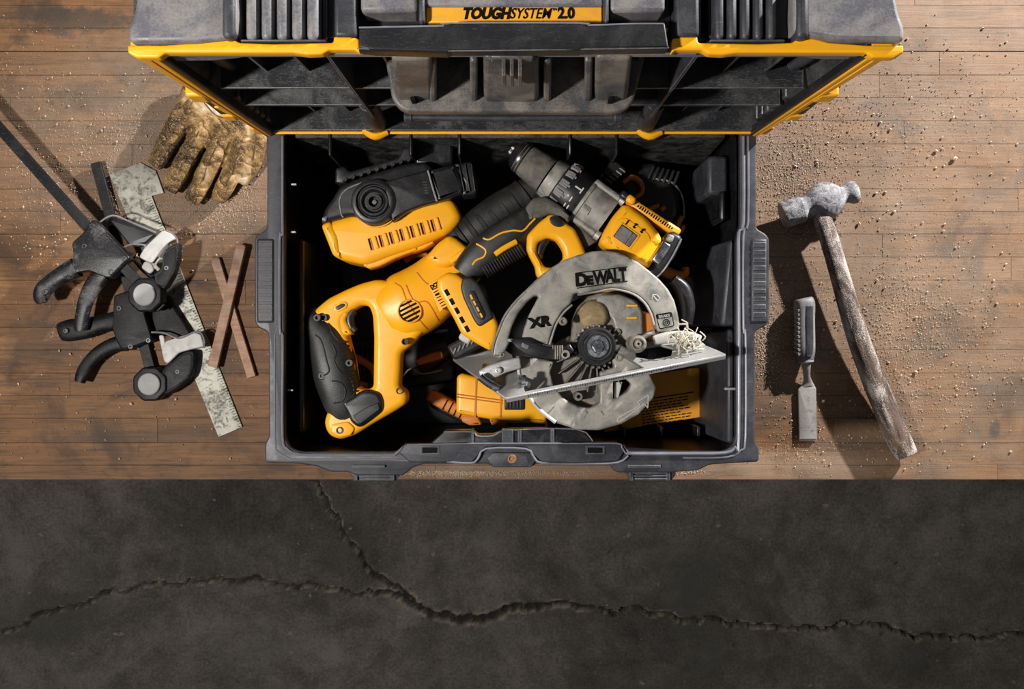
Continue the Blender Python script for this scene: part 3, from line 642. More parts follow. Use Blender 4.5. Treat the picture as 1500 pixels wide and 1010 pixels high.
hp = [(1198, 298, .030, 24, 20), (1206, 325, .031, 26, 22), (1216, 355, .031, 27, 23), (1232, 410, .030, 28, 24), (1252, 480, .028, 31, 26), (1275, 545, .025, 33, 28), (1300, 605, .022, 35, 30), (1317, 645, .020, 35, 30), (1327, 664, .0185, 32, 28), (1329, 668, .0185, 29, 25)]
MB().sweep([(*P(x, y, z).xy, z, w_ * s1, h_ * s1) for x, y, z, w_, h_ in hp], 24, 2.3, 5).build('handle', M['handlewood'], hm_t, smooth=45, label='weathered wooden handle')
# ---- chisel
ch = thing('chisel', P(1180, 540, 0), 'wood chisel with ribbed grey handle and wide steel blade', 'chisel')
z = .017
g = MB().sweep([(*P(x, y, z).xy, z, S(w_, z), S(h_, z)) for x, y, w_, h_ in [(1177, 437, 22, 18), (1177.5, 440, 28, 25), (1178, 448, 30, 28), (1178.5, 470, 28, 27), (1179, 495, 28, 27), (1180, 515, 26, 26), (1180, 527, 22, 22), (1180.5, 530, 18, 18)]], 24, 2.8, 4).build('handle', M['bumper'], ch, smooth=45)
MB().sweep([(*P(x, y, z).xy, z + S(13, z), S(w_, z), S(3, z)) for x, y, w_ in [(1181, 449, 12), (1181.5, 480, 12), (1182, 510, 11), (1182, 522, 8)]], 12, 2.4, 3).build('handle_strip', M['box'], g)
rb = MB()
for k in range(11):
    y = 453 + k * 6.4
    for s_ in (-1, 1):
        q = P(1178.4 + s_ * 12.2, y, z + .004); q2 = P(1178.4 + s_ * 7.5, y + 2.5, z + .011); q3 = P(1178.4 + s_ * 14.0, y - 1.5, z - .003)
        rb.tube([tuple(q3), tuple(q), tuple(q2)], S(1.9, z), 8, 2)
rb.build('grip_rib', M['bumper'], g)
MB().lathe((*P(1180.5, 526, z).xy, z), (*P(1181, 533, z).xy, z), [(0, S(11, z)), (.7, S(11, z)), (1, S(8, z))], 20).build('ferrule', M['steel'], ch)
MB().sweep([(*P(x, y, zz).xy, zz, S(w_, z), S(h_, z)) for x, y, zz, w_, h_ in [(1181, 528, .017, 15, 15), (1181.5, 540, .015, 11, 11), (1182, 552, .010, 10, 8), (1183, 560, .006, 14, 6), (1183.5, 566, .005, 20, 5)]], 16, 2.2, 4).build('shank', M['bladesteel'], ch)
plate('blade', [(1177, 562), (1184, 556), (1191, 562), (1196, 569), (1197, 645), (1171, 645), (1169, 571)], .0065, .005, M['bladesteel'], ch, bev=.0016, r=1, res=1)
MB().add([(*P(1171, 630, .0062).xy, .0067), (*P(1197, 630, .0062).xy, .0067), (*P(1197, 646, .002).xy, .0018), (*P(1171, 646, .002).xy, .0018), (*P(1171, 630, .0062).xy, .0062), (*P(1197, 630, .0062).xy, .0062), (*P(1197, 646, .002).xy, .001), (*P(1171, 646, .002).xy, .001)], [(0, 1, 2, 3), (4, 5, 6, 7), (0, 1, 5, 4), (1, 2, 6, 5), (2, 3, 7, 6), (3, 0, 4, 7)]).build('cutting_edge', M['steel'], ch)

# ================================================================ THINGS ON THE BENCH, LEFT
# ---- framing square
sq = plate('framing_square', [(160, 256), (205, 238), (228, 250), (240, 283), (222, 287), (355, 626), (320, 641), (222, 402), (188, 322)], .003, .003, M['rusty'], None, bev=.0005)
prop(sq, 'tarnished steel framing square lying under the clamps and the glove', 'square')
tk = MB()
for k in range(92):
    t = k / 91; x = 222 + (355 - 222) * t; y = 290 + (624 - 290) * t; L_ = 9 if k % 4 == 0 else 5
    a = P(x - 1, y, .003); b_ = P(x - 1 - L_ * .93, y + L_ * .37, .003); tk.obox(a, b_, S(.7, 0), .0028, .0032)
o = link('scale_mark', tk.mesh(), M['print'], None, smooth=0); o.parent = sq
# ---- two wooden sticks
st = thing('wood_stick', P(341, 467, 0), 'square wooden stick lying underneath the other, tip to the lower right', 'stick', 'crossed wooden sticks')
a, b_ = P(315, 380, .007), P(368.5, 553, .007); MB().obox(a, b_, S(13, 0), .0012, .0085).build('shaft', M['stick'], st, bevel=.001)
MB().obox(P(314.6, 378.6, .007), P(315.2, 380.6, .007), S(10, 0), .0022, .0075).build('end_grain', M['stick'], st, bevel=.0005)
st = thing('wood_stick', P(331, 448, .0), 'square wooden stick lying on top of the other, tip to the lower left', 'stick', 'crossed wooden sticks')
a, b_ = P(353, 359.5, .016), P(311, 538, .016)
MB().obox(a, b_, S(14, 0), .0088, .0165).build('shaft', M['stick'], st, bevel=.001)
MB().obox(P(353.3, 358.2, .016), P(353.0, 360, .016), S(11, 0), .0098, .0155).build('end_grain', M['stick'], st, bevel=.0005)
# ---- clamps
oct_ = lambda cx, cy, r, a0=22: [(cx + r * math.cos(R(a0 + 45 * k)), cy + r * math.sin(R(a0 + 45 * k))) for k in range(8)]
def clamp(t, bar, body, handle, trig, jawpad, arm, zb, screws, pale, tri, wires, zp):
    black = M['clampblack']; body_m = M['clampgrey'] if zb > .04 else M['clampblack']
    for (a, b_, w_, z1) in bar:
        q = MB().obox(P(*a, z1), P(*b_, z1), S(w_, z1), z1 - .006, z1).build('bar', black, t, bevel=.0008)
    if tri:
        plate('jaw_web', tri, zb - .014, .012, black, t, bev=.002, r=3)
    bd = plate('body', body, zb, .018, body_m, t, bev=.003, r=5, res=3)
    bd2 = plate('body_seam', [(x * .94 + .06 * sum(p[0] for p in body) / len(body), y * .94 + .06 * sum(p[1] for p in body) / len(body)) for x, y in body], zb + .0008, .004, body_m, bd, bev=.0008, r=5)
    MB().sweep([(*P(x, y, zb - .008).xy, zb - .009, S(w_, zb), h_) for x, y, w_, h_ in handle], 18, 2.8, 5).build('handle', body_m, t)
    MB().sweep([(*P(x, y, zb - .012).xy, zb - .012, S(w_, zb), .012) for x, y, w_ in trig], 18, 2.6, 5).build('trigger', body_m, t)
    for p in arm:
        plate('jaw_arm', p, zp - .003, .016, black, t, bev=.0025, r=6, res=3)
        cxm = sum(q[0] for q in p) / len(p); cym = sum(q[1] for q in p) / len(p)
        bead([(cxm + (q[0] - cxm) * .8, cym + (q[1] - cym) * .8) for q in p + p[:2]], zp - .003, 1.3, black, t, 'arm_bead')
        screw(cxm, cym, zp - .002, 3.4, M['bumper'], t, M['print'], .003)
    cx, cy = jawpad
    jw = plate('jaw', oct_(cx, cy, 27), zp, .022, black, t, bev=.003, r=4, res=3)
    q = P(cx, cy, zp + .001); r_ = S(16.5, zp)
    MB().lathe((q.x, q.y, zp - .004), (q.x, q.y, zp + .0045), [(0, r_), (.75, r_), (.92, r_ * .97), (1, r_ * .9), (.97, r_ * .84), (.97, .0001)], 30).build('pad', M['pad'], jw, smooth=40, label='round grey pad')
    for x, y in screws: screw(x, y, zb + .0016, 4.2, M['black'], bd, M['print'], .003)
    for wv in wires:
        MB().tube([(*P(x, y, zz).xy, zz) for x, y, zz in wv], .0013, 8, 4).build('jaw_edge', M['bumper'], t)
    for (o_, zz, th) in pale:
        pp = plate('jaw_cover', o_, zz, th, M['pale'], t, bev=.0018, r=4, res=3, label='pale plastic cover')
c1 = thing('bar_clamp', P(150, 380, 0), 'chalky black bar clamp on top, its long bar reaching to the left edge', 'clamp', 'bar clamps on the bench')
clamp(c1,
      [((-60, 122), (128, 334), 15, .046), ((128, 334), (236, 452), 15, .044)],
      [(136, 320), (191, 378), (161, 409), (147, 404), (131, 397), (112, 400), (97, 408), (103, 388), (107, 372), (104, 356), (120, 342)],
      [(112, 392, 30, .022), (95, 401, 27, .020), (78, 412, 24, .020), (64, 424, 24, .018), (60, 436, 22, .016), (61, 444, 14, .010)],
      [(150, 402, 26), (137, 418, 26), (127, 438, 23), (121, 460, 20), (118, 478, 19), (118, 485, 14)],
      (212, 432), [[(224, 410), (236, 396), (238, 380), (243, 364), (262, 354), (261, 380), (254, 404), (242, 424), (230, 424)]],
      .051, [(134, 331), (123, 361), (182, 379), (162, 399), (95, 402), (66, 428)],
      [([(211, 363), (238, 337), (250, 342), (257, 350), (246, 356), (236, 366), (222, 386), (216, 384), (203, 377)], .046, .012), ([(212, 382), (222, 386), (226, 396), (219, 402), (206, 392)], .036, .004)],
      None,
      [[(146, 326, .040), (158, 318, .042), (170, 316.5, .043), (190, 325, .044), (212, 334, .045), (228, 341, .045)], [(181, 363, .040), (190, 359, .041), (203, 358, .042), (214, 360, .043)],
       [(244, 338, .040), (255, 345, .040), (260, 354, .038), (257, 362, .034), (250, 364, .030)]], .054)
plate('jaw_web', [(160, 322), (172, 320), (228, 343), (206, 362), (190, 360)], .026, .010, M['black'], c1, bev=.002, r=4)
plate('jaw_web', [(190, 378), (206, 398), (240, 420), (250, 398), (262, 362), (244, 366), (236, 392), (222, 404), (205, 388)], .024, .010, M['black'], c1, bev=.002, r=4)
c2 = thing('bar_clamp', P(190, 480, 0), 'plain black bar clamp underneath, its short bar pointing up to the square', 'clamp', 'bar clamps on the bench')
clamp(c2,
      [((139, 238), (162, 322), 15, .012), ((162, 322), (219, 540), 15, .012)],
      [(166, 433), (190, 425), (200, 437), (210, 452), (224, 499), (194, 510), (178, 514), (170, 500), (163, 480), (165, 460)],
      [(172, 470, 30, .016), (150, 474, 26, .016), (125, 481, 30, .015), (104, 484, 33, .015), (90, 486, 28, .013), (86, 487, 20, .009)],
      [(186, 502, 26), (165, 506, 22), (145, 517, 20), (130, 532, 19), (121, 548, 19), (117, 560, 15)],
      (219, 563), [[(234, 548), (240, 538), (258, 522), (272, 514), (285, 514), (284, 536), (280, 552), (264, 567), (246, 578), (234, 580)]],
      .030, [(174, 452), (217, 499), (191, 508), (96, 485)],
      [([(242, 500), (284, 487), (294, 490), (299, 508), (280, 512), (262, 517), (246, 533), (240, 530), (236, 512)], .032, .008), ([(232, 491), (240, 491), (246, 534), (240, 530)], .027, .003)],
      [(222, 440), (246, 432), (254, 450), (281, 492), (258, 496), (222, 487)],
      [[(222, 487, .030), (240, 488, .031), (262, 496, .032), (284, 487, .032), (294, 488, .031), (299, 498, .030), (299, 510, .028)]], .026)
# ---- leather work glove
gl = thing('work_glove', P(300, 215, 0), 'dusty tan leather work glove lying behind the clamps, palm down', 'glove')
def glove():
    z = .020
    fi = [[(282, 158, .024, 44, .030), (261, 184, .024, 34, .030), (246, 208, .019, 30, .028), (234, 230, .016, 29, .024), (226, 243, .014, 22, .018)],
          [(304, 180, .026, 38, .032), (287, 207, .026, 31, .032), (271, 236, .022, 29, .030), (257, 262, .018, 29, .026), (248, 279, .015, 22, .020)],
          [(330, 195, .024, 36, .030), (316, 226, .026, 30, .030), (302, 254, .022, 29, .028), (289, 280, .018, 28, .026), (280, 296, .015, 22, .018)],
          [(358, 205, .024, 36, .030), (349, 232, .024, 30, .030), (338, 256, .020, 28, .026), (326, 280, .016, 26, .024), (318, 294, .014, 20, .018)]]
    mb = MB()
    for f in fi: mb.sweep([(*P(x, y, zz).xy, zz, S(w_, zz), h_) for x, y, zz, w_, h_ in f], 18, 2.1, 6)
    mb.sweep([(*P(x, y, .02).xy, zz, S(w_, .02), h_) for x, y, zz, w_, h_ in [(330, 130, .020, 118, .030), (322, 155, .022, 120, .034), (314, 180, .022, 118, .036), (308, 198, .020, 100, .030)]], 28, 2.3, 5)
    mb.sweep([(*P(x, y, zz).xy, zz, S(w_, .02), h_) for x, y, zz, w_, h_ in [(352, 165, .022, 60, .034), (366, 190, .022, 46, .032), (373, 215, .018, 34, .028), (368, 242, .015, 26, .022), (352, 268, .010, 20, .014)]], 20, 2.2, 5)
    # puffs and folds over the back of the hand
    for (x, y, zz, r) in [(330, 190, .034, 20), (355, 205, .032, 18), (300, 200, .033, 16), (300, 165, .034, 18), (345, 165, .036, 22)]:
        q = P(x, y, zz); mb.lathe((q.x, q.y, zz - .010), (q.x, q.y, zz + .004), [(0, .001), (.1, S(r, 0) * .7), (.5, S(r, 0)), (.9, S(r, 0) * .6), (1, .001)], 16)
    me = mb.mesh('glove'); ob = bpy.data.objects.new('t', me); COL.objects.link(ob)
    m = ob.modifiers.new('r', 'REMESH'); m.mode = 'VOXEL'; m.voxel_size = .0017; m.use_smooth_shade = True
    sm = ob.modifiers.new('s', 'SMOOTH'); sm.factor = .5; sm.iterations = 3
    dg = bpy.context.evaluated_depsgraph_get(); me2 = bpy.data.meshes.new_from_object(ob.evaluated_get(dg)); bpy.data.objects.remove(ob)
    zmin = min(v.co.z for v in me2.vertices)
    for v in me2.vertices:
        n = noise.noise(Vector((v.co.x * 45, v.co.y * 45, 1))) * .0035 + noise.noise(Vector((v.co.x * 110, v.co.y * 110, 5))) * .0016
        rid = abs(noise.noise(Vector((v.co.x * 38 + 7, v.co.y * 60, 2)))); n -= max(0, .10 - rid) * .045
        k = min(1, max(0, (v.co.z - .008) / .02)); v.co.z += n * k; v.co.z = max(.0008, v.co.z)
    return me2
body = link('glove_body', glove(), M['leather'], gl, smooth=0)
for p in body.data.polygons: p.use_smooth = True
from mathutils.bvhtree import BVHTree
_bm = bmesh.new(); _bm.from_mesh(body.data); _bv = BVHTree.FromBMesh(_bm); _off = root_loc(gl)
def drape(pts, name, r, mat, parent, bv=_bv, off=_off, lift=.0):
    q = []
    for p in catmull([(*P(x, y, .03).xy, 0) for x, y in pts], 8):
        h = bv.ray_cast(Vector((p[0], p[1], .3)) - off, Vector((0, 0, -1)))
        if h[0] is not None: q.append(tuple(h[0] + off + Vector((0, 0, lift))))
    if len(q) > 2: MB().sweep([(*v, 2 * r, 2 * r) for v in q], 8, 2, 1).build(name, mat, parent)
M['seam'] = grimy('seam_thread', (.07, .04, .02), .8, .3)
for pts in ([(292, 142), (272, 172), (252, 200), (236, 228)], [(296, 195), (280, 222), (262, 252)], [(325, 210), (309, 240), (294, 270)], [(356, 215), (344, 246), (330, 272)], [(372, 175), (376, 200), (370, 235)], [(300, 150), (318, 170), (340, 178)]):
    drape(pts, 'seam', .0009, M['seam'], gl)
# ================================================================ CIRCULAR SAW
sw = thing('circular_saw', P(870, 500, .10), 'dusty grey circular saw with bright base plate and yellow and black handle', 'circular saw')
gz = .318
guard = [(720, 522), (723, 505), (729, 486), (736, 468), (744, 455), (756, 439), (771, 424), (788, 407), (806, 393), (826, 381), (848, 373), (868, 368), (887, 367), (903, 369), (916, 374), (935, 384), (952, 397), (967, 410), (979, 424), (988, 440), (993, 458), (996, 475), (995, 482), (980, 486), (964, 486), (960, 474), (958, 460), (949, 444), (934, 431), (916, 424), (895, 421), (872, 425), (852, 433), (846, 429), (841, 431), (836, 445), (824, 456), (814, 472), (808, 488), (803, 506), (785, 503), (747, 500), (741, 512), (734, 526)]
slot = [(789, 434), (783, 433), (772, 442), (759, 459), (750, 478), (745, 497), (764, 497), (768, 480), (774, 463), (783, 446)]
ug = plate('upper_guard', guard, gz, .032, M['cast'], sw, holes=[slot], bev=.0028, r=2, hr=3, res=4)
MB().sweep([(*P(x, y, gz).xy, gz - .004, S(5, gz), .010) for x, y in [(721, 521), (724, 503), (731, 484), (740, 463), (755, 443), (770, 428)]], 12, 2, 4).build('guard_edge', M['cast'], ug)
bead([(838, 447), (826, 458), (816, 473), (810, 489), (805, 505)], gz, 1.6, M['cast'], ug, 'guard_bead')
bead([(846, 432), (872, 428), (895, 424), (916, 427), (933, 434), (946, 446), (954, 461), (958, 476)], gz, 1.6, M['cast'], ug, 'guard_bead')
for x, y, r_ in [(825, 471, 6.5), (736, 520, 4)]:
    screw(x, y, gz + .0018, r_, M['castdark'], ug, M['print'], .004)
# inside of the guard: black well, cast gear case
plate('guard_well', circ(872, 512, 78, 40), .262, .012, M['black'], sw, bev=.002)
for k in range(9):
    a_ = 150 + k * 6; 
gc = plate('gear_case', [(846, 447), (860, 434), (884, 428), (912, 431), (934, 441), (943, 458), (944, 500), (930, 512), (905, 520), (880, 540), (850, 532), (836, 505), (838, 470)], .294, .04, M['castdark'], sw, bev=.005, r=6, res=4)
plate('gear_cover', [(878, 432), (908, 431), (930, 441), (941, 457), (942, 494), (918, 500), (903, 492), (898, 470), (885, 452), (872, 444)], .299, .012, M['cast'], gc, bev=.003, r=5, res=3)
for y in (448, 466): MB().pbox(918, y - 1.6, 934, y + 1.6, .3006, .297).build('yellow_tab', M['yellow_dirty'], gc, bevel=.0006)
c = P(869, 462, .29); MB().lathe((c.x, c.y, .27), (c.x, c.y, .305), [(0, S(24, .3)), (.7, S(23, .3)), (.93, S(19, .3)), (1, S(12, .3)), (1, .0001)], 26).build('gear_boss', grimy('sawdust_coated_metal', (.25, .18, .09), .8, .7, (.50, .38, .22), dscale=90, bump=.6), gc, smooth=50, label='boss caked in tan sawdust')
c = P(904, 487, .30); MB().lathe((c.x, c.y, .296), (c.x, c.y, .302), [(0, S(6, .3)), (1, S(5, .3)), (1, S(3.4, .3)), (.3, S(3, .3)), (.3, .0001)], 18).build('bolt', M['castdark'], gc)
# lower guard
lz_ = .306
lg = plate('lower_guard', [(756, 521), (812, 530), (806, 545), (811, 565), (828, 586), (848, 596), (866, 598), (878, 590), (879, 545), (892, 541), (900, 538), (893, 522), (896, 506), (908, 504), (922, 512), (938, 526), (948, 540), (956, 556), (962, 568), (958, 583), (937, 607), (910, 622), (878, 631), (846, 630), (814, 620), (789, 601), (771, 578), (760, 550)],
           lz_, .022, M['cast'], sw, holes=[[(898, 558), (918, 556), (926, 563), (921, 573), (905, 584), (898, 586)]], bev=.003, r=3, hr=3, res=4)
MB().sweep([(*P(x, y, lz_).xy, lz_ - .002, S(6, lz_), .008) for x, y in [(759, 524), (761, 548), (772, 576), (789, 599), (814, 619)]], 12, 2, 4).build('guard_edge', M['pale'], lg)
plate('guard_floor', circ(850, 548, 58, 36), .286, .012, M['castdark'], lg, bev=.002)
for k in range(8):
    a_ = R(200 + k * 15); p0 = (872 + 27 * math.cos(a_), 510 - 27 * math.sin(a_)); p1 = (872 + 66 * math.cos(a_), 510 - 66 * math.sin(a_))
    MB().obox(P(*p0, .298), P(*p1, .298), S(3, .3), .28, .299, .6).build('spoke', M['castdark'], lg, bevel=.0008)
for x, y in ((847, 581), (906, 524)):
    c = P(x, y, .30); MB().lathe((c.x, c.y, .286), (c.x, c.y, lz_ + .001), [(0, S(7, .3)), (.9, S(6.6, .3)), (1, S(5.6, .3)), (1, S(3, .3)), (.6, S(2.6, .3)), (.6, .0001)], 20).build('boss', M['castdark'], lg)
plate('guard_window_rib', [(900, 560), (912, 560), (906, 583), (900, 585)], .298, .01, M['pale'], lg, bev=.001)
ar = [(906, 612), (938, 594), (934, 589), (950, 579), (949, 598), (944, 592), (910, 617), (904, 618)]
for i in range(len(ar)):
    MB().tube([(*P(*ar[i], lz_).xy, lz_), (*P(*ar[(i + 1) % len(ar)], lz_).xy, lz_)], S(.8, lz_), 6, 1).build('arrow_line', M['pale'], lg)
for a_, b_ in (((800, 608), (812, 596)), ((836, 625), (840, 616)), ((856, 600), (861, 606)), ((880, 602), (884, 608))):
    MB().tube([(*P(*a_, lz_).xy, lz_ + .0002), (*P(*b_, lz_).xy, lz_ + .0002)], S(.9, lz_), 6, 1).build('scratch', M['castdark'], lg)
# hub
c = P(875, 508, .32); h = lambda r_: S(r_, .315)
hb = MB().lathe((c.x, c.y, .28), (c.x, c.y, .322), [(0, h(30)), (.6, h(30)), (.72, h(28)), (.80, h(27)), (.80, h(22)), (.92, h(22)), (1, h(20)), (.98, h(15)), (.86, h(14)), (.86, .0001)], 40).build('hub', M['black'], sw, smooth=35)
MB().lathe((c.x, c.y, .31), (c.x, c.y, .326), [(0, h(17)), (.7, h(17)), (1, h(15.5)), (1, h(10)), (.8, h(9)), (.8, .0001)], 32).build('flange', M['chrome'], hb)
MB().lathe((c.x, c.y, .315), (c.x, c.y, .332), [(0, h(9)), (.85, h(9)), (1, h(7.6)), (1, h(4)), (.6, h(3.6)), (.6, .0001)], 6).build('blade_bolt', M['chrome'], hb, smooth=20)
tt = MB()
for k in range(22):
    a_ = 2 * math.pi * k / 22; q = Vector((c.x + h(31) * math.cos(a_), c.y + h(31) * math.sin(a_)))
    tt.lathe((q.x, q.y, .296), (q.x, q.y, .306), [(0, h(2.6)), (.8, h(2.6)), (1, h(1.6))], 8)
tt.build('ratchet_teeth', M['castdark'], hb)
# guard lever and return spring
lv = plate('guard_lever', [(746, 496), (772, 495), (792, 505), (806, 508), (812, 512), (812, 528), (800, 526), (770, 520), (757, 511)], .326, .012, M['black'], sw, bev=.002, r=3)
plate('lever_window', [(765, 502), (775, 507), (772, 512), (764, 508)], .3266, .002, M['bumper'], lv, bev=.0004)
for k in range(5): MB().pbox(809 + k * 3.4, 506, 811.2 + k * 3.4, 527, .325, .305).build('spring_coil', M['castdark'], lv, bevel=.0008)
screw(828, 520, .327, 7, M['castdark'], lv, M['print'], .012)
MB().obox(P(838, 509, .312), P(822, 519, .312), S(14, .31), .29, .318).build('lever_link', M['black'], lv, bevel=.002)
# knob
c = P(933, 504, .32); MB().lathe((c.x, c.y, .29), (c.x, c.y, .334), [(0, h(13)), (.6, h(13.5)), (.85, h(13)), (.97, h(11)), (1, h(8.5)), (.94, h(8)), (.94, h(5)), (1.0, h(4.6)), (1.0, h(2)), (.9, h(1.8)), (.9, .0001)], 28).build('lock_knob', M['castdark'], sw, smooth=40)
MB().sweep([(*P(x, y, .31).xy, .31, S(9, .31), .012) for x, y in [(933, 500), (946, 492), (958, 487)]], 12, 2.4, 3).build('knob_arm', M['cast'], sw)
# base plate: local (u along the ruler edge, v towards the far edge)
A = P(741, 585, .350); B = P(1063, 521, .346); Cc = P(660, 525, .235)
U = (B - A); V = (Cc - A); Nn = U.cross(V).normalized()
def uvm(me, off=0.0):
    for v in me.vertices: v.co = A + U * v.co.x + V * v.co.y + Nn * (v.co.z + off)
    me.update(); return me
def uvplate(name, o_, holes, th, mat, parent, off=0.0, smooth=0):
    vs = o_; me = plate_mesh([tuple(p) for p in o_], holes, 0, th, .0, 0) if False else None
    cu = bpy.data.curves.new(name, 'CURVE'); cu.dimensions = '2D'; cu.fill_mode = 'BOTH'
    for lp in [o_] + list(holes):
        sp = cu.splines.new('POLY'); sp.points.add(len(lp) - 1)
        for q, p in zip(sp.points, lp): q.co = (p[0], p[1], 0, 1)
        sp.use_cyclic_u = True
    cu.extrude = th / 2; ob = bpy.data.objects.new(name, cu); COL.objects.link(ob)
    dg = bpy.context.evaluated_depsgraph_get(); me = bpy.data.meshes.new_from_object(ob.evaluated_get(dg)); bpy.data.objects.remove(ob)
    uvm(me, off); bm = bmesh.new(); bm.from_mesh(me); bmesh.ops.remove_doubles(bm, verts=bm.verts, dist=1e-6); bmesh.ops.recalc_face_normals(bm, faces=bm.faces); bm.to_mesh(me); bm.free()
    return link(name, me, mat, parent, smooth)
bp = uvplate('base_plate', [(0, 0), (1, 0), (1.0, .10), (.985, .42), (.93, .66), (.80, .72), (.66, .60), (.645, .04), (.10, .04), (.25, .79), (.25, .95), (.20, 1), (.04, 1), (0, .95)], [[(.68, .26), (.72, .16), (.81, .16), (.87, .30), (.85, .42), (.74, .44)]], .0032, M['steel'], sw)
bp['label'] = 'worn steel base plate'
# bright folded edge with ruler marks
n2 = Vector((U.y, -U.x, 0)).normalized()
MB().add([A + n2 * -.0008, B + n2 * -.0008, B + n2 * .0042 + Vector((0, 0, -.004)), A + n2 * .0042 + Vector((0, 0, -.004)), A + Vector((0, 0, -.003)), B + Vector((0, 0, -.003)), B + n2 * .0036 + Vector((0, 0, -.0065)), A + n2 * .0036 + Vector((0, 0, -.0065))],
         [(0, 1, 2, 3), (4, 5, 6, 7), (0, 1, 5, 4), (1, 2, 6, 5), (2, 3, 7, 6), (3, 0, 4, 7)]).build('ruler_edge', M['steel'], bp, bevel=.0004)
tk = MB()
for k in range(64):
    q = A + U * (.10 + .68 * k / 63) + n2 * .0002 + Vector((0, 0, .0002)); e = q + n2 * (.0026 if k % 4 == 0 else .0017) + Vector((0, 0, -.0024 if k % 4 == 0 else -.0016))
    tk.tube([tuple(q), tuple(e)], .00028, 5, 1)
tk.build('scale_mark', M['print'], bp)
fl = uvplate('back_flange', [(0, .93), (.25, .90), (.25, .95), (.20, 1), (0.03, 1)], [], .006, M['steel'], bp, .002)
for k, (u, v) in enumerate([(.03, .40), (.055, .52), (.13, .16)]):
    q = A + U * u + V * v; MB().lathe(q, q + Nn * (.012 if Nn.z > 0 else -.012), [(0, .007), (.4, .007), (.4, .0045), (1, .004), (1, .0001)], 6 if k else 14).build('bracket_bolt', M['chrome'], bp, smooth=25)
plate('bevel_bracket', [(700, 544), (716, 535), (738, 528), (762, 523), (764, 540), (742, 546), (722, 556), (708, 562)], .322, .010, M['steel'], sw, bev=.002, r=4)
MB().sweep([(*P(x, y, .33).xy, .33, S(12, .33), .010) for x, y in [(703, 552), (716, 562), (731, 570)]], 14, 2, 3).build('bevel_lever', M['chrome'], sw)
screw(730, 543, .326, 5, M['steel'], sw, M['print'])
# dust nozzle and sawdust clump on the right
nz = MB().sweep([(*P(x, y, z_).xy, z_, S(w_, z_), h_) for x, y, z_, w_, h_ in [(958, 498, .31, 16, .014), (985, 494, .315, 18, .016), (1010, 496, .318, 20, .016), (1026, 500, .32, 16, .012)]], 16, 2.4, 4).build('dust_nozzle', M['pale'], sw)
random.seed(5); sh = MB()
for k in range(44):
    a_ = random.uniform(0, 6.28); q = P(1004 + random.gauss(0, 9), 494 + random.gauss(0, 6), .327 + random.uniform(0, .012)); l_ = random.uniform(.006, .016)
    sh.tube([tuple(q), tuple(q + Vector((math.cos(a_) * l_ * .5, math.sin(a_) * l_ * .5, random.uniform(0, .005)))), tuple(q + Vector((math.cos(a_ + .8) * l_, math.sin(a_ + .8) * l_, -.002)))], random.uniform(.0004, .0009), 6, 3)
o = sh.build('wood_shavings', grimy('pale_shavings', (.55, .50, .40), .7, .4, (.7, .66, .55)), None)
o['kind'] = 'stuff'; o['label'] = 'pale curled wood shavings on the right end of the saw base'; o['category'] = 'shavings'
# lettering on the guard
tl = gz + .0002
text('lettering', 'D', 851.5, 411, tl, 25, 4, M['print'], ug, bold=1.5, sx=.95); text('lettering', 'E', 864, 411.5, tl, 17, 4, M['print'], ug, bold=1.4, sx=1.05)
text('lettering', 'W', 879.5, 407.8, tl, 25, 5, M['print'], ug, bold=1.2, sx=.77); text('lettering', 'ALT', 902.5, 404.6, tl, 25, 6, M['print'], ug, bold=1.2, sx=.70)
for a_, b_ in (((843, 400.5), (919, 391)), ((845, 422.5), (919, 412))): MB().obox(P(*a_, tl), P(*b_, tl), S(1.5, tl), tl - .0003, tl + .0004).build('logo_bar', M['print'], ug)
text('lettering', 'X', 786, 473.5, tl, 20, 7, M['print'], ug, bold=1.4, shear=-.15, sx=1.2); text('lettering', 'R', 798.5, 471.5, tl, 20, 7, M['print'], ug, bold=1.4, shear=.1, sx=1.1)
plate('brake_badge', [(960, 461), (984, 457), (988, 478), (966, 483)], tl + .0004, .0008, M['print'], ug, bev=.0002, r=3)
plate('brake_field', [(961.6, 462.3), (983, 458.8), (986.5, 477), (967, 481.2)], tl + .0007, .0006, M['cast'], ug, bev=.0001, r=2)
plate('brake_band', [(961.6, 462.3), (983, 458.8), (984, 464.4), (962.6, 468)], tl + .0009, .0005, M['print'], ug, bev=.0001)
text('lettering', 'BRAKE', 973, 463.5, tl + .0009, 5.6, 8, M['cast'], ug, bold=.3)
for r0, r1 in ((5.4, 4.2), (2.6, 1.6)): plate('brake_ring', circ(976, 473, r0, 20), tl + .0011, .0005, M['print'], ug, holes=[circ(976, 473, r1, 20)], bev=.0001)
for a_, b_ in (((956, 432), (963, 441)), ((956, 432), (955, 438)), ((956, 432), (962, 432)), ((963, 441), (967, 437)), ((962, 432), (967, 437))):
    MB().tube([(*P(*a_, tl).xy, tl), (*P(*b_, tl).xy, tl)], S(.7, tl), 6, 1).build('arrow_line', M['pale'], ug)
# motor and body below the guard
c = P(880, 480, .2); MB().lathe((c.x, c.y, .12), (c.x, c.y, .262), [(0, .030), (.05, .036), (.6, .040), (1, .042)], 30).build('motor_housing', M['yellow_dirty'], sw)
plate('body_bracket', [(940, 455), (962, 462), (968, 485), (955, 500), (940, 495)], .29, .03, M['orange'], sw, bev=.003, r=4)
MB().sweep([(*P(x, y, .28).xy, .28, S(w_, .28), .03) for x, y, w_ in [(985, 410, 16), (1000, 425, 22), (1006, 450, 22), (1004, 475, 18)]], 14, 3, 4).build('blade_key_holder', M['black'], sw)
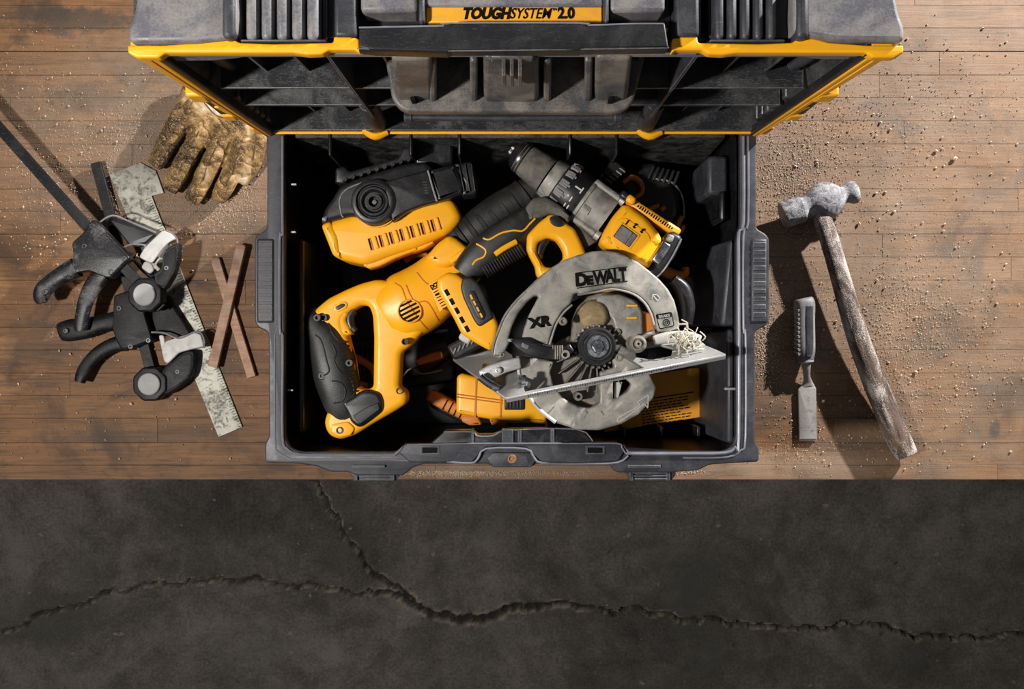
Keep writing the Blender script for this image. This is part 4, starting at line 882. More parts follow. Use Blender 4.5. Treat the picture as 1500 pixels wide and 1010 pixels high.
# ---- handle
hz_ = .300
yf = plate('handle_frame', [(772, 344), (790, 325), (806, 313), (818, 316), (832, 328), (842, 334), (851, 352), (860, 374), (850, 392), (820, 402), (798, 414), (786, 404), (784, 390), (771, 366)], hz_, .030, M['yellow'], sw,
           holes=[[(788, 355), (802, 348), (816, 352), (825, 366), (826, 378), (812, 392), (798, 391), (786, 370)]], bev=.006, r=5, res=4, label='yellow trigger frame')
plate('handle_front', [(768, 305), (782, 288), (800, 287), (822, 300), (838, 318), (832, 328), (818, 316), (806, 312), (786, 322), (772, 328)], hz_ - .001, .034, M['rubber_dusty'], sw, bev=.007, r=6, res=4)
gp = MB().sweep([(*P(x, y, z_).xy, z_, S(w_, z_), S(h_, z_)) for x, y, z_, w_, h_ in [(788, 313, .282, 36, 36), (770, 325, .283, 42, 42), (748, 341, .284, 47, 46), (725, 358, .284, 50, 46), (704, 376, .283, 50, 44), (688, 392, .281, 44, 42), (680, 402, .280, 38, 38)]], 26, 2.6, 6).build('grip', M['rubber'], sw, smooth=45)
gr = MB()
for k in range(16):
    t = k / 15; x, y = 768 - 54 * t, 371 + 33 * t - 7 * math.sin(math.pi * t) * 0; nx, ny = -.52, -.85
    gr.tube([tuple(P(x + nx * 15 , y + ny * 15, .3015)), tuple(P(x + nx * 7, y + ny * 7, .3005)), tuple(P(x, y, .296)), tuple(P(x - nx * 3, y - ny * 3, .286))], S(1.5, .3), 6, 2)
gr.build('grip_rib', M['rubber'], gp)
def over(pts, bv_ob, name, r, mat, parent, squash=1):
    bm = bmesh.new(); bm.from_mesh(bv_ob.data); bv = BVHTree.FromBMesh(bm); off = root_loc(bv_ob); q = []
    for p in catmull([(*P(x, y, .30).xy, 0) for x, y in pts], 6):
        h_ = bv.ray_cast(Vector((p[0], p[1], .5)) - off, Vector((0, 0, -1)))
        if h_[0] is not None: q.append(tuple(h_[0] + off))
    bm.free()
    if len(q) > 2: MB().sweep([(*v, 2 * r, 2 * r) for v in q], 8, 2, 1).build(name, mat, parent)
over([(708, 349), (717, 351), (734, 342), (752, 338), (766, 338), (777, 327), (784, 320)], gp, 'inlay', .0011, M['yellow'], gp)
over([(698, 357), (711, 366), (709, 376), (698, 381), (692, 388)], gp, 'inlay', .0011, M['yellow'], gp)
over([(777, 313), (784, 318)], gp, 'inlay', .002, M['yellow'], gp)
over([(725, 373), (738, 364), (756, 354)], gp, 'inlay', .0034, M['yellow'], gp)
over([(690, 393), (699, 386)], gp, 'inlay', .0030, M['yellow'], gp)
c = P(815, 325, hz_); me = plate_mesh([(11 * math.cos(R(a)), 7 * math.sin(R(a))) for a in range(0, 360, 15)], [], 0, 5, 1.2, 3); me.transform(Matrix.Translation((c.x, c.y, hz_ - .001)) @ Matrix.Rotation(R(-28), 4, 'Z') @ Matrix.Scale(S(1, hz_), 4))
link('lock_button', me, M['black'], yf)
MB().sweep([(*P(x, y, .29).xy, .286, S(w_, .29), .018) for x, y, w_ in [(800, 350, 14), (793, 360, 15), (790, 372, 13), (792, 380, 9)]], 14, 2.4, 4).build('trigger', M['black'], yf)
# battery foot of the handle
ft = plate('battery_foot', [(640, 408), (655, 398), (670, 401), (684, 412), (704, 438), (722, 458), (730, 476), (727, 500), (719, 515), (700, 505), (676, 490), (664, 466), (650, 442), (640, 424)], .306, .05, M['yellow'], sw, bev=.006, r=6, res=4, label='yellow battery foot')
pd = plate('foot_pad', [(678, 406), (690, 405), (702, 416), (712, 436), (724, 466), (712, 474), (702, 480), (694, 470), (678, 436), (674, 420)], .3085, .012, M['rubber'], ft, bev=.003, r=5, res=3)
plate('foot_inset', [(686, 428), (694, 425), (712, 462), (708, 470), (700, 466), (688, 442)], .3100, .004, M['black'], pd, bev=.0012, r=4)
for k in range(4):
    x, y = 689 + k * 4.8, 432 + k * 9; MB().obox(P(x, y, .31), P(x + 3.3, y + 6.6, .31), S(3, .31), .308, .3112).build('foot_slot', M['yellow_dirty'], pd, bevel=.0004)
for k in range(5):
    x, y = 652 + k * 7.4, 424 + k * 13.4; MB().obox(P(x, y, .31), P(x + 5, y + 9, .31), S(6, .31), .303, .3065).build('foot_vent', M['print'], ft, bevel=.0008)
# saw battery beneath, black ribbed edge
bt = MB().obox(P(660, 518, .28), P(706, 494, .28), S(24, .28), .24, .285).build('battery_edge', M['black'], sw, bevel=.003)
for k in range(6):
    x, y = 664 + k * 6.6, 519 - k * 3.6; MB().obox(P(x, y, .286), P(x + 4, y - 9, .286), S(2.4, .286), .28, .287).build('edge_rib', M['bumper'], bt, bevel=.0005)
MB().obox(P(674, 490, .285), P(690, 500, .285), S(14, .285), .25, .288).build('battery_latch', M['pale'], sw, bevel=.003)

# ================================================================ RECIPROCATING SAW
rs = thing('reciprocating_saw', P(560, 500, .15), 'yellow reciprocating saw with D-shaped black rubber grip', 'reciprocating saw')
rz = .258
fr = plate('handle_frame', [(462, 452), (480, 437), (504, 425), (528, 415), (552, 409), (575, 412), (600, 420), (640, 440), (625, 480), (600, 508), (588, 516), (587, 540), (585, 567), (594, 572), (597, 580), (595, 592), (580, 602), (545, 622), (520, 638), (497, 645), (483, 640), (476, 630), (474, 618), (480, 600), (470, 560), (455, 500), (450, 470)], rz, .034, M['yellow'], rs,
           holes=[[(502, 470), (512, 457), (528, 447), (540, 448), (545, 462), (547, 495), (546, 568), (535, 572), (523, 568), (518, 530), (509, 495)]], bev=.008, r=7, hr=6, res=5, label='yellow D-shaped handle frame')
mz = .232
bar = MB().sweep([(*P(x, y, z_).xy, z_, S(w_, z_), S(h_, z_)) for x, y, z_, w_, h_ in [(566, 462, .236, 60, 70), (575, 457, .236, 84, 78), (592, 450, .235, 98, 88), (612, 440, .234, 98, 90), (634, 424, .233, 92, 88), (655, 404, .232, 84, 84), (674, 386, .231, 76, 78), (690, 370, .230, 62, 66), (700, 360, .230, 50, 56)]], 32, 2.5, 6).build('body', M['yellow'], rs, smooth=45)
MB().sweep([(*P(x, y, .236).xy, .236, S(w_, .24), S(h_, .24)) for x, y, w_, h_ in [(600, 420, 98, 91), (603, 418, 99, 92)]], 8, 2, 1) if False else None
over([(573, 412), (584, 420), (592, 440), (612, 470), (630, 494)], bar, 'body_seam', .0008, M['orange'], bar)
over([(590, 415), (603, 440), (620, 440), (630, 452), (642, 480)], bar, 'body_seam', .0008, M['orange'], bar)
over([(606, 396), (620, 412), (632, 416)], bar, 'body_seam', .0008, M['orange'], bar)
# vent grille
c = P(600, 456, .27); vt = MB()
plate('vent_ring', circ(600, 456, 18, 28, ry=18), .2715, .006, M['yellow_dirty'], bar, holes=[circ(600, 456, 15.5, 28, ry=15.5)], bev=.001)
for k in range(-2, 3):
    ln = (15.5 ** 2 - (k * 6.2) ** 2) ** .5; cx, cy = 600 + k * 6.2 * .45, 456 + k * 6.2 * .89
    a_ = P(cx - ln * .89, cy + ln * .45, .2715); b_ = P(cx + ln * .89, cy - ln * .45, .2715)
    MB().obox(a_, b_, S(2.8, .27), .262, .2718).build('vent_slat', M['print'], bar, bevel=.0006)
for x, y, z_ in ((562, 436, .2605), (593, 501, .266), (585, 573, .2585), (474, 466, .2625)):
    q = P(x, y, z_); MB().lathe((q.x, q.y, z_ - .004), (q.x, q.y, z_ + .0006), [(0, S(5, z_)), (1, S(5, z_)), (1, S(3.8, z_)), (.3, S(3.4, z_)), (.3, .0001)], 18).build('screw', M['black'], fr)
plate('foot_boss', [(486, 622), (510, 618), (520, 628), (514, 638), (497, 641), (484, 634)], rz + .002, .006, M['yellow'], fr, bev=.0015, r=4)
q = P(497, 631, .262); MB().lathe((q.x, q.y, .256), (q.x, q.y, .2615), [(0, S(5.5, .26)), (1, S(5.2, .26)), (1, S(3.4, .26)), (.4, S(3, .26)), (.4, .0001)], 16).build('screw', M['black'], fr)
pl_ = plate('switch_bezel', [(488, 448), (502, 441), (509, 444), (508, 451), (496, 458), (488, 455)], rz + .0015, .004, M['yellow'], fr, bev=.001, r=5)
plate('lock_slot', [(491, 450), (501, 444.5), (506, 446), (505, 449), (496, 454.5), (491.5, 453.5)], rz + .0022, .003, M['black'], pl_, bev=.0008, r=3)
plate('trigger_guard', [(478, 458), (494, 452), (512, 458), (506, 468), (517, 489), (502, 494), (489, 494)], rz - .001, .026, M['yellow'], fr, bev=.005, r=4, res=3)
MB().sweep([(*P(x, y, .246).xy, .246, S(w_, .246), .018) for x, y, w_ in [(519, 455, 12), (513, 464, 14), (514, 476, 13), (521, 486, 10)]], 14, 2.5, 4).build('trigger', M['black'], fr)
rg = MB().sweep([(*P(x, y, z_).xy, z_, S(w_, z_), S(h_, z_)) for x, y, z_, w_, h_ in [(462, 452, .240, 20, 28), (462, 462, .240, 30, 46), (466, 478, .241, 38, 54), (478, 498, .243, 56, 58), (487, 524, .244, 64, 60), (492, 550, .244, 64, 60), (499, 575, .243, 60, 58), (505, 596, .242, 54, 52), (509, 611, .240, 42, 44), (510, 618, .238, 28, 32)]], 28, 2.5, 6).build('grip', M['rubber'], rs, smooth=45, label='thick black rubber grip')
gr = MB()
for k in range(13):
    y = 502 + k * 6; x = 503 + k * 1.4; gr.tube([tuple(P(x - 8, y + 2, .2655)), tuple(P(x, y, .262)), tuple(P(x + 7, y - 1, .254))], S(1.3, .26), 6, 2)
gr.build('grip_rib', M['rubber'], rg)
for pts in ([(479, 505), (484, 518), (482, 530), (492, 548), (505, 556), (510, 580), (500, 590)], [(452, 490), (462, 500), (470, 528), (474, 545), (466, 552)], [(478, 560), (490, 562), (498, 574), (494, 590), (480, 594)], [(470, 470), (478, 488), (490, 500), (508, 498)]):
    over(pts, rg, 'grip_line', .0010, M['black'], rg)
for x, y in ((465, 466), (472, 551), (512, 532)): 
    q = P(x, y, .264); MB().lathe((q.x, q.y, .255), (q.x, q.y, .2675), [(0, S(6, .26)), (.9, S(6, .26)), (1, S(5, .26)), (1, S(2.6, .26)), (.7, S(2.4, .26)), (.7, .0001)], 16).build('screw', M['black'], rg)
dk = plate('battery_shoe', [(498, 590), (512, 584), (530, 572), (545, 572), (556, 576), (561, 590), (560, 603), (546, 614), (526, 628), (514, 620), (508, 606)], rz + .006, .03, M['black'], rs, bev=.005, r=6, res=4, label='black battery release cover')
plate('release_button', [(516, 610), (535, 598), (554, 590), (557, 600), (528, 622)], rz + .0075, .004, M['rubber'], dk, bev=.0012, r=3)
plate('rating_label', [(628, 416), (641, 409), (660, 444), (644, 458)], .2715, .004, M['yellow_dirty'], rs, bev=.0006, label='small yellow rating label with fine print')
text('lettering', 'DCS3', 637.5, 418, .2720, 8, 30, M['print'], rs, bold=.4, sx=.8)
tx = MB()
for k in range(8): a_ = P(633 + k * 2.2, 425 + k * 4.0, .272); b_ = P(643 + k * 2.2, 420 + k * 4.0, .272); tx.obox(a_, b_, S(1.3 if k != 2 else 3, .27), .2715, .2722)
tx.build('fine_print', M['print'], rs)
plate('front_collar', [(622, 378), (640, 356), (657, 344), (668, 348), (686, 362), (690, 372), (676, 384), (656, 392), (640, 392)], .272, .03, M['yellow'], rs, bev=.008, r=6, res=4)
MB().obox(P(660, 384, .27), P(684, 366, .27), S(9, .27), .262, .2755).build('collar_rib', M['yellow'], rs, bevel=.002)
bo = MB().sweep([(*P(x, y, .236).xy, z_, S(w_, z_), S(w_, z_)) for x, y, z_, w_ in [(668, 358, .236, 52), (700, 336, .238, 56), (730, 312, .240, 54), (760, 292, .242, 48), (784, 276, .243, 40)]], 24, 2.2, 5).build('boot', M['rubber'], rs, label='ribbed black rubber boot')
for k in range(8):
    t = k / 7; x, y = 674 + 104 * t, 354 - 74 * t; z_ = .237 + .006 * t; a_ = P(x, y, z_); d_ = Vector((P(x + 8, y - 5.7, z_) - a_))
    MB().lathe(a_, a_ + d_, [(0, S(26.5 - 3 * t, z_)), (.2, S(30.5 - 5 * t, z_)), (.8, S(30.5 - 5 * t, z_)), (1, S(26.5 - 3 * t, z_))], 24).build('boot_ring', M['rubber'], bo)
# ================================================================ DRILL
M['nose'] = grimy('blackened_steel', (.10, .10, .115), .25, .25, (.2, .19, .17), metal=.9, dscale=60)
dr = thing('drill', P(870, 300, .15), 'grey and yellow hammer drill with black keyless chuck and numbered clutch ring', 'drill')
dz = .268; D0 = P(749, 220, dz); D1 = P(930, 350, dz); dL = (D1 - D0).length / S(1, dz)
def seg(name, d0, d1, prof, mat, parent, n=36, sm=40, label=None):
    a_ = D0 + (D1 - D0) * (d0 / dL); b_ = D0 + (D1 - D0) * (d1 / dL)
    return MB().lathe(a_, b_, [(t, S(r_, dz)) for t, r_ in prof], n).build(name, mat, parent, smooth=sm, label=label)
ck = seg('chuck', 4, 64, [(0, 9), (.02, 14), (.06, 18), (.20, 22.5), (.22, 23), (.235, 21.5), (.26, 21.5), (.275, 23.5), (.31, 23.5), (.33, 22.5), (.36, 24), (.8, 27), (1, 27)], M['rubber_dusty'], dr, label='dusty black keyless chuck')
seg('chuck_nose', 3, 24, [(0, 8), (0, 10.5), (.08, 14.5), (.25, 19), (.55, 23.2), (.58, 22.4), (.64, 22.4), (.67, 24), (.8, 24.2), (.83, 23.3), (.9, 23.5), (.95, 24.6), (1, 24.2)], M['nose'], ck, label='dark polished chuck nose')
for k in range(3):
    a_ = 2 * math.pi * k / 3 + .5; ax = (D1 - D0).normalized(); u = ax.cross(Vector((0, 0, 1))).normalized(); v = u.cross(ax); o_ = u * math.cos(a_) * S(4, dz) + v * math.sin(a_) * S(4, dz)
    MB().lathe(D0 + o_ - ax * S(2, dz), D0 + o_ + ax * S(8, dz), [(0, S(1.6, dz)), (.3, S(3, dz)), (1, S(3, dz))], 8).build('chuck_jaw', M['steel'], ck)
seg('collar', 66, 86, [(0, 26), (.04, 29.5), (.5, 31), (.9, 33), (1, 32)], M['cast'], dr, label='dusty grey collar')
cl = seg('clutch_ring', 84, 127, [(0, 32), (.06, 36), (.5, 38), (.55, 38.5), (.9, 38), (1, 36)], M['black'], dr, label='black clutch ring with numbers')
ax = (D1 - D0).normalized(); u = ax.cross(Vector((0, 0, 1))).normalized(); v = u.cross(ax)
def onring(d, ang, r_): return D0 + ax * S(d, dz) + u * math.sin(ang) * S(r_, dz) + v * math.cos(ang) * S(r_, dz)
for k in range(-3, 4):
    a_ = k * .42
    for j in (-1, 0, 1):
        p = [onring(88, a_ + j * .085, 36.5), onring(92, a_ + j * .085, 38.6), onring(103 - abs(j) * 3, a_ + j * .085, 39.0)]
        MB().sweep([(*q, .0030, .0020) for q in p], 8, 2, 2).build('ring_ridge', M['bumper'], cl)
def ringtext(s, d, ang, size, rot):
    me = text_mesh(s, S(size, dz), .0002, S(.3, dz)); q = onring(d, ang, 38.8); nrm = (u * math.sin(ang) + v * math.cos(ang)).normalized()
    X = ax; Y = nrm.cross(X); Mx = Matrix((X, Y, nrm)).transposed().to_4x4(); me.transform(Matrix.Translation(q) @ Mx @ Matrix.Rotation(R(rot), 4, 'Z')); link('numeral', me, M['white_print'], cl, 0)
for s_, a_ in (('9', .95), ('11', .66), ('1', .34), ('T', -.14)): ringtext(s_, 114, a_, 11 if s_ != 'T' else 17, 180 if s_ != 'T' else -90 + 0)
ringtext('\u2022', 108, .30, 9, 0)
gs = seg('gear_case', 126, 172, [(0, 35), (.04, 38), (.12, 38.5), (.16, 36.5), (.55, 36.5), (1, 36)], M['cast'], dr, label='dusty grey gear case')
for ang, r_ in ((-.95, 37), (.98, 37)):
    p = [onring(d, ang, r_) for d in (128, 140, 155, 170)]; MB().sweep([(*q, .0085, .0085) for q in p], 14, 2.2, 3).build('screw_boss', M['cast'], gs)
    q = onring(171, ang, r_); MB().lathe(q, q + ax * .006, [(0, .0055), (1, .0055)], 14).build('screw', M['steel'], gs)
p = [onring(d, -.35, 36.2) for d in (142, 158)]; 
MB().sweep([(*onring(d, .32, 36.6), .011, .003) for d in (134, 146)], 8, 2, 2).build('case_rib', M['cast'], gs)
# motor housing
zt = .3005
mh = plate('motor_housing', [(914, 298), (926, 302), (948, 318), (966, 340), (972, 352), (966, 370), (952, 393), (944, 392), (920, 380), (896, 368), (878, 356), (884, 340), (898, 316)], zt, .06, M['yellow'], dr, bev=.009, r=7, res=5, label='yellow motor housing')
plate('speed_bezel', [(902, 322), (916, 318), (950, 342), (954, 352), (942, 378), (934, 380), (898, 358), (894, 348)], zt + .0012, .004, M['yellow'], mh, bev=.001, r=6, res=3)
rot = -math.degrees(math.atan2(130, 181))
def rbox(cx, cy, w_, h_, zt_, zb_, name, mat, parent, bev=.0008):
    c_ = P(cx, cy, zt_); d_ = Vector((math.cos(R(rot)), math.sin(R(rot)))) * S(w_ / 2, zt_); c2 = Vector((c_.x, c_.y))
    return MB().obox(c2 - d_, c2 + d_, S(h_, zt_), zb_, zt_).build(name, mat, parent, bevel=bev)
rbox(917, 346, 34, 27, zt + .0022, zt - .002, 'switch_well', M['yellow_dirty'], mh)
rbox(916.5, 345.6, 29, 22, zt + .0026, zt - .002, 'switch_slot', M['print'], mh)
rbox(914, 343.6, 20, 20, zt + .0046, zt - .002, 'speed_switch', M['bumper'], mh, .001)
rbox(925, 351.5, 7, 20, zt + .0040, zt - .002, 'speed_switch', M['bumper'], mh, .0008)
for s_, x, y in (('1', 919, 325.5), ('2', 930, 331), ('3', 941, 338)): text('numeral', s_, x, y, zt + .0022, 9, rot + 180, M['print'], mh, bold=.5)
for x, y in ((893, 352), (962, 352)): rbox(x, y, 12, 8, zt + .001, zt - .004, 'housing_tab', M['yellow'], mh, .0015)
text('lettering', 'X', 905, 362, zt + .0005, 6, rot, M['print'], mh)
# end cap and battery pack
ec = plate('end_cap', [(972, 345), (984, 338), (998, 344), (1001, 352), (990, 375), (972, 402), (962, 410), (952, 408), (944, 396), (956, 392), (968, 370)], .300, .055, M['black'], dr, bev=.006, r=5, res=4)
MB().obox(P(960, 384, .303), P(978, 356, .303), S(14, .30), .29, .3035).build('metal_plate', M['chrome'], ec, bevel=.002)
MB().obox(P(980, 354, .303), P(984, 344, .303), S(10, .30), .29, .3040).build('metal_plate', M['cast'], ec, bevel=.002)
bead([(960, 408), (972, 396), (986, 374), (998, 350)], .3005, 1.3, M['bumper'], ec, 'cap_edge')
fo = MB().obox(P(922, 294, .292), P(996, 342, .292), S(13, .29), .262, .292).build('side_rail', M['yellow_dirty'], dr, bevel=.003)
for k in range(16): 
    x, y = 934 + k * 3.3, 301.7 + k * 2.15; MB().obox(P(x, y, .2925), P(x + 1.6, y + 1.1, .2925), S(5 if k % 5 else 3, .29), .291, .2926).build('rail_mark', M['print'], fo)
rbox(917, 287, 18, 12, .298, .27, 'rail_end', M['black'], dr, .003)
rbox(925, 292, 14, 12, .302, .28, 'rail_end', M['yellow'], dr, .003)
MB().sweep([(*P(x, y, .25).xy, z_, S(w_, z_), S(h_, z_)) for x, y, z_, w_, h_ in [(905, 345, .24, 50, 60), (905, 345, .18, 46, 60), (912, 350, .12, 46, 64)]], 18, 3, 4, up=(0, 1, 0)).build('handle', M['rubber'], dr)
plate('battery', [(880, 320), (950, 320), (975, 390), (900, 400)], .115, .06, M['black'], dr, bev=.006, r=8)
MB().sweep([(*P(x, y, .27).xy, .272, S(w_, .27), .03) for x, y, w_ in [(846, 330, 18), (852, 345, 26), (862, 362, 30)]], 14, 2.4, 3).build('handle_neck', M['rubber_dusty'], dr)

# ================================================================ ROUND-HUBBED TOOL, upper left of the box
pt = thing('cordless_planer', P(570, 300, .12), 'yellow and black cordless planer with round hub cover and side vent slots', 'power tool')
pz = .262
yh = plate('lower_housing', [(469, 329), (486, 322), (560, 300), (640, 286), (664, 293), (670, 302), (677, 318), (668, 332), (655, 343), (610, 362), (570, 375), (548, 384), (534, 388), (500, 381), (487, 375), (478, 352)], pz, .075, M['yellow'], pt, bev=.010, r=9, res=5, label='yellow lower housing')
plate('housing_nose', [(469, 329), (484, 323), (496, 348), (500, 380), (487, 375), (478, 352)], pz + .002, .03, M['yellow'], yh, bev=.006, r=6, res=4)
ca = R(-17)
for k in range(7):
    x, y = 543 + k * 15.2, 358 - k * 4.6
    dx, dy = math.sin(R(17)) * 9.5, math.cos(R(17)) * 9.5
    MB().obox(P(x - dx * .9, y - dy, pz + .001), P(x + dx * .9, y + dy, pz + .001), S(5.6, pz), pz - .006, pz + .0006).build('vent_slot', M['orange'], yh, bevel=.0008)
    MB().obox(P(x - 1 - dx * .8, y - dy * .9, pz + .001), P(x - 1 + dx * .8, y + dy * .9, pz + .001), S(2.2, pz), pz - .004, pz + .0010).build('vent_shadow_slot', M['print'], yh)
    MB().obox(P(x + 7.4 - dx, y - 2.6 - dy, pz + .001), P(x + 7.4 + dx, y - 2.6 + dy, pz + .001), S(5, pz), pz - .004, pz + .0022).build('vent_bar', M['yellow'], yh, bevel=.0012)
plate('bottom_rail', [(530, 388), (556, 378), (610, 360), (612, 366), (580, 378), (556, 390), (540, 394)], pz - .008, .03, M['yellow_dirty'], yh, bev=.003, r=3)
plate('bottom_rail', [(598, 366), (612, 356), (634, 348), (636, 356), (622, 364), (604, 370)], pz - .01, .03, M['yellow_dirty'], yh, bev=.003, r=3)
bk = plate('upper_housing', [(468, 328), (476, 304), (487, 290), (497, 272), (520, 262), (590, 240), (622, 236), (634, 246), (640, 262), (645, 292), (600, 306), (566, 330), (514, 316), (486, 323)], pz + .006, .07, M['black'], pt, bev=.006, r=6, res=4, label='black upper housing')
plate('base_shoe', [(490, 268), (491, 246), (504, 243), (512, 251), (584, 231), (590, 216), (602, 214), (609, 228), (606, 240), (560, 252), (500, 270)], pz - .02, .05, M['black'], pt, bev=.003, r=3)
for k in range(9):
    x, y = 506 + k * 11.6, 263.5 - k * 3.7; q = P(x, y, pz - .002); MB().lathe((q.x, q.y, pz - .03), (q.x, q.y, pz + .002), [(0, S(4.6, pz)), (.8, S(4.4, pz)), (1, S(3, pz)), (1, .0001)], 14).build('shoe_stud', M['black'], bk)
bead([(497, 296), (500, 314), (503, 318)], pz + .006, 1.2, M['bumper'], bk, 'housing_line')
bead([(497, 296), (500, 286), (510, 276), (530, 268)], pz + .006, 1.2, M['bumper'], bk, 'housing_line')
ex = plate('belt_cover', [(560, 266), (624, 249), (628, 248), (641, 296), (620, 301), (596, 310), (574, 326)], pz + .014, .03, M['black'], pt, bev=.003, r=4, res=3)
sp = plate('dust_spout', [(627, 249), (666, 240), (680, 270), (678, 284), (640, 296)], pz + .013, .04, M['black'], pt, bev=.005, r=3, res=3)
plate('spout_mouth', [(664, 240), (690, 236), (696, 250), (701, 276), (697, 284), (676, 286), (680, 270)], pz + .010, .04, M['black'], pt, bev=.004, r=3, res=3)
for k in range(3): MB().obox(P(672 + 9 * k, 241 - k, pz + .015), P(680 + 8 * k, 280, pz + .015), S(2, pz), pz, pz + .0125).build('spout_rib', M['black'], sp, bevel=.0006)
bead([(627, 250), (633, 272), (640, 295)], pz + .0145, 1.6, M['bumper'], ex, 'cover_joint')
for k in range(5): a_ = P(622.5 + k * .3 , 266 + k * 3.4, pz + .0145); MB().pbox(619 + k * .8, 266 + k * 4, 625 + k * .8, 268 + k * 4, pz + .0146, pz + .013).build('relief_mark', M['rubber'], ex)
c = P(550, 298, pz); hh = lambda r_: S(r_, pz + .012)
hb = MB().lathe((c.x, c.y, pz - .01), (c.x, c.y, pz + .016), [(0, hh(34)), (.80, hh(34)), (.95, hh(32.5)), (1, hh(30)), (1, hh(26)), (.86, hh(24)), (.86, hh(23)), (.98, hh(20.5)), (.98, hh(18)), (.80, hh(14)), (.80, hh(12.5)), (.92, hh(11.5)), (.92, hh(8)), (.60, hh(7)), (.60, .0001)], 44).build('hub_cover', M['black'], pt, smooth=35, label='round black hub cover')
MB().lathe((c.x, c.y, pz), (c.x, c.y, pz + .009), [(0, hh(5)), (.8, hh(4.6)), (1, hh(3.4)), (1, .0001)], 6).build('hub_bolt', M['chrome'], hb, smooth=20)
bead([(520, 300), (523, 316), (534, 328), (548, 333), (566, 329), (578, 318)], pz + .003, 1.4, M['yellow_dirty'], yh, 'hub_rim')

# ================================================================ THINGS DEEPER IN THE BOX
by = thing('battery_pack', P(720, 590, .10), 'yellow plastic battery pack with black vent, under the saw base plate', 'battery')
z = .20
plate('case', [(669, 552), (676, 547), (700, 553), (740, 560), (800, 566), (806, 590), (800, 622), (740, 618), (700, 612), (668, 606)], z, .12, M['yellow'], by, bev=.005, r=4, res=3)
for x in (698, 735): MB().obox(P(x, 552, z), P(x - 2, 612, z), S(3, z), z - .01, z + .0008).build('case_groove', M['orange'], by, bevel=.0004)
bead([(669, 578), (700, 582), (736, 587)], z + .0005, .9, M['orange'], by, 'case_line')
bead([(669, 582), (700, 586), (736, 591)], z + .0005, .9, M['orange'], by, 'case_line')
plate('case_foot', [(676, 606), (700, 610), (706, 623), (688, 624), (676, 618)], z - .01, .05, M['orange'], by, bev=.003, r=3)
plate('case_foot', [(716, 612), (742, 615), (744, 624), (720, 624)], z - .01, .05, M['orange'], by, bev=.003, r=3)
vn = MB().pbox(739, 584, 768, 601, z + .003, z - .01).build('release_button', M['black'], by, bevel=.0015)
for k in range(5): MB().pbox(742 + k * 5, 586, 744.6 + k * 5, 599, z + .0042, z).build('button_rib', M['black'], vn, bevel=.0005)
ct = thing('carton', P(950, 590, .06), 'flat yellow carton printed with small black text, lying under the circular saw', 'carton')
cz = .16; cp = [(868, 562), (1025, 538), (1036, 610), (886, 634)]
plate('box_body', cp, cz, .10, grimy('yellow_card', (.78, .33, .02), .6, .25, (.4, .2, .06), bump=.1), ct, bev=.001)
tx = MB(); random.seed(9)
MB().obox(P(935, 587, cz), P(1017, 574.5, cz), S(1.6, cz), cz - .0003, cz + .0003).build('text_rule', M['print'], ct)
for k in range(9):
    x = 937 + k * .6; y = 591.5 + k * 4.1; e = 0
    while e < 70 - (k % 3) * 6:
        l_ = random.uniform(3, 9); a_ = P(x + e, y - e * .152, cz); b_ = P(x + e + l_, y - (e + l_) * .152, cz); tx.obox(a_, b_, S(1.5, cz), cz - .0003, cz + .0003); e += l_ + 1.6
tx.build('text_lines', M['print'], ct)
# orange ribbed arm
oa = thing('orange_clip', P(655, 600, .12), 'orange ribbed plastic bar beside the yellow battery pack', 'tool part')
bb = MB().obox(P(626, 579, .17), P(688, 612, .17), S(18, .17), .13, .17).build('bar', M['orange'], oa, bevel=.004, seg=3)
for k in range(5): x, y = 652 + k * 8, 593 + k * 4.3; MB().obox(P(x - 4, y + 7.5, .171), P(x + 4, y - 7.5, .171), S(1.8, .17), .168, .1708).build('bar_groove', M['print'], bb)
MB().obox(P(634, 584, .13), P(682, 609, .13), S(26, .13), .012, .132).build('block', M['black'], oa, bevel=.004)
# dark driver behind the drill
dd = thing('impact_driver', P(950, 280, .08), 'black and orange cordless driver in shadow behind the drill', 'power tool')
plate('motor_body', [(900, 262), (925, 240), (960, 236), (985, 250), (998, 280), (1000, 320), (985, 345), (950, 330), (915, 300)], .205, .10, M['black'], dd, bev=.012, r=14, res=4)
for k in range(6): MB().obox(P(958 + k * 7.4, 243 + k * 1.5, .209), P(950 + k * 7.4, 262 + k * 2, .209), S(4, .2), .19, .2085).build('cooling_fin', M['black'], dd, bevel=.001)
MB().sweep([(*P(x, y, .212).xy, .212, S(w_, .21), .012) for x, y, w_ in [(912, 268, 8), (925, 260, 9), (938, 268, 9), (940, 282, 8), (930, 290, 7)]], 12, 2.4, 4).build('orange_band', M['orange'], dd, label='orange band')
for x, y, a_, l_ in ((958, 303, 20, 18), (972, 305, 40, 9), (996, 325, 65, 20), (1000, 335, 60, 12)):
    d_ = (math.cos(R(a_)) * l_ / 2, -math.sin(R(a_)) * l_ / 2); MB().obox(P(x - d_[0], y - d_[1], .215), P(x + d_[0], y + d_[1], .215), S(7, .21), .19, .214).build('orange_trim', M['orange'], dd, bevel=.002)
bead([(960, 262), (985, 268), (1000, 290), (1002, 320)], .2065, 1.4, M['bumper'], dd, 'body_line')
MB().obox(P(890, 262, .235), P(908, 240, .235), S(26, .23), .20, .238).build('nose_block', M['black'], dd, bevel=.003)
for k in range(5): MB().obox(P(888 + k * 5, 262 - k * 4, .24), P(896 + k * 5, 268 - k * 4, .24), S(2, .24), .236, .2395).build('nose_fin', M['bumper'], dd, bevel=.0004)
plate('base', [(880, 250), (990, 250), (990, 350), (880, 350)], .11, .095, M['black'], dd, bev=.006, r=10)
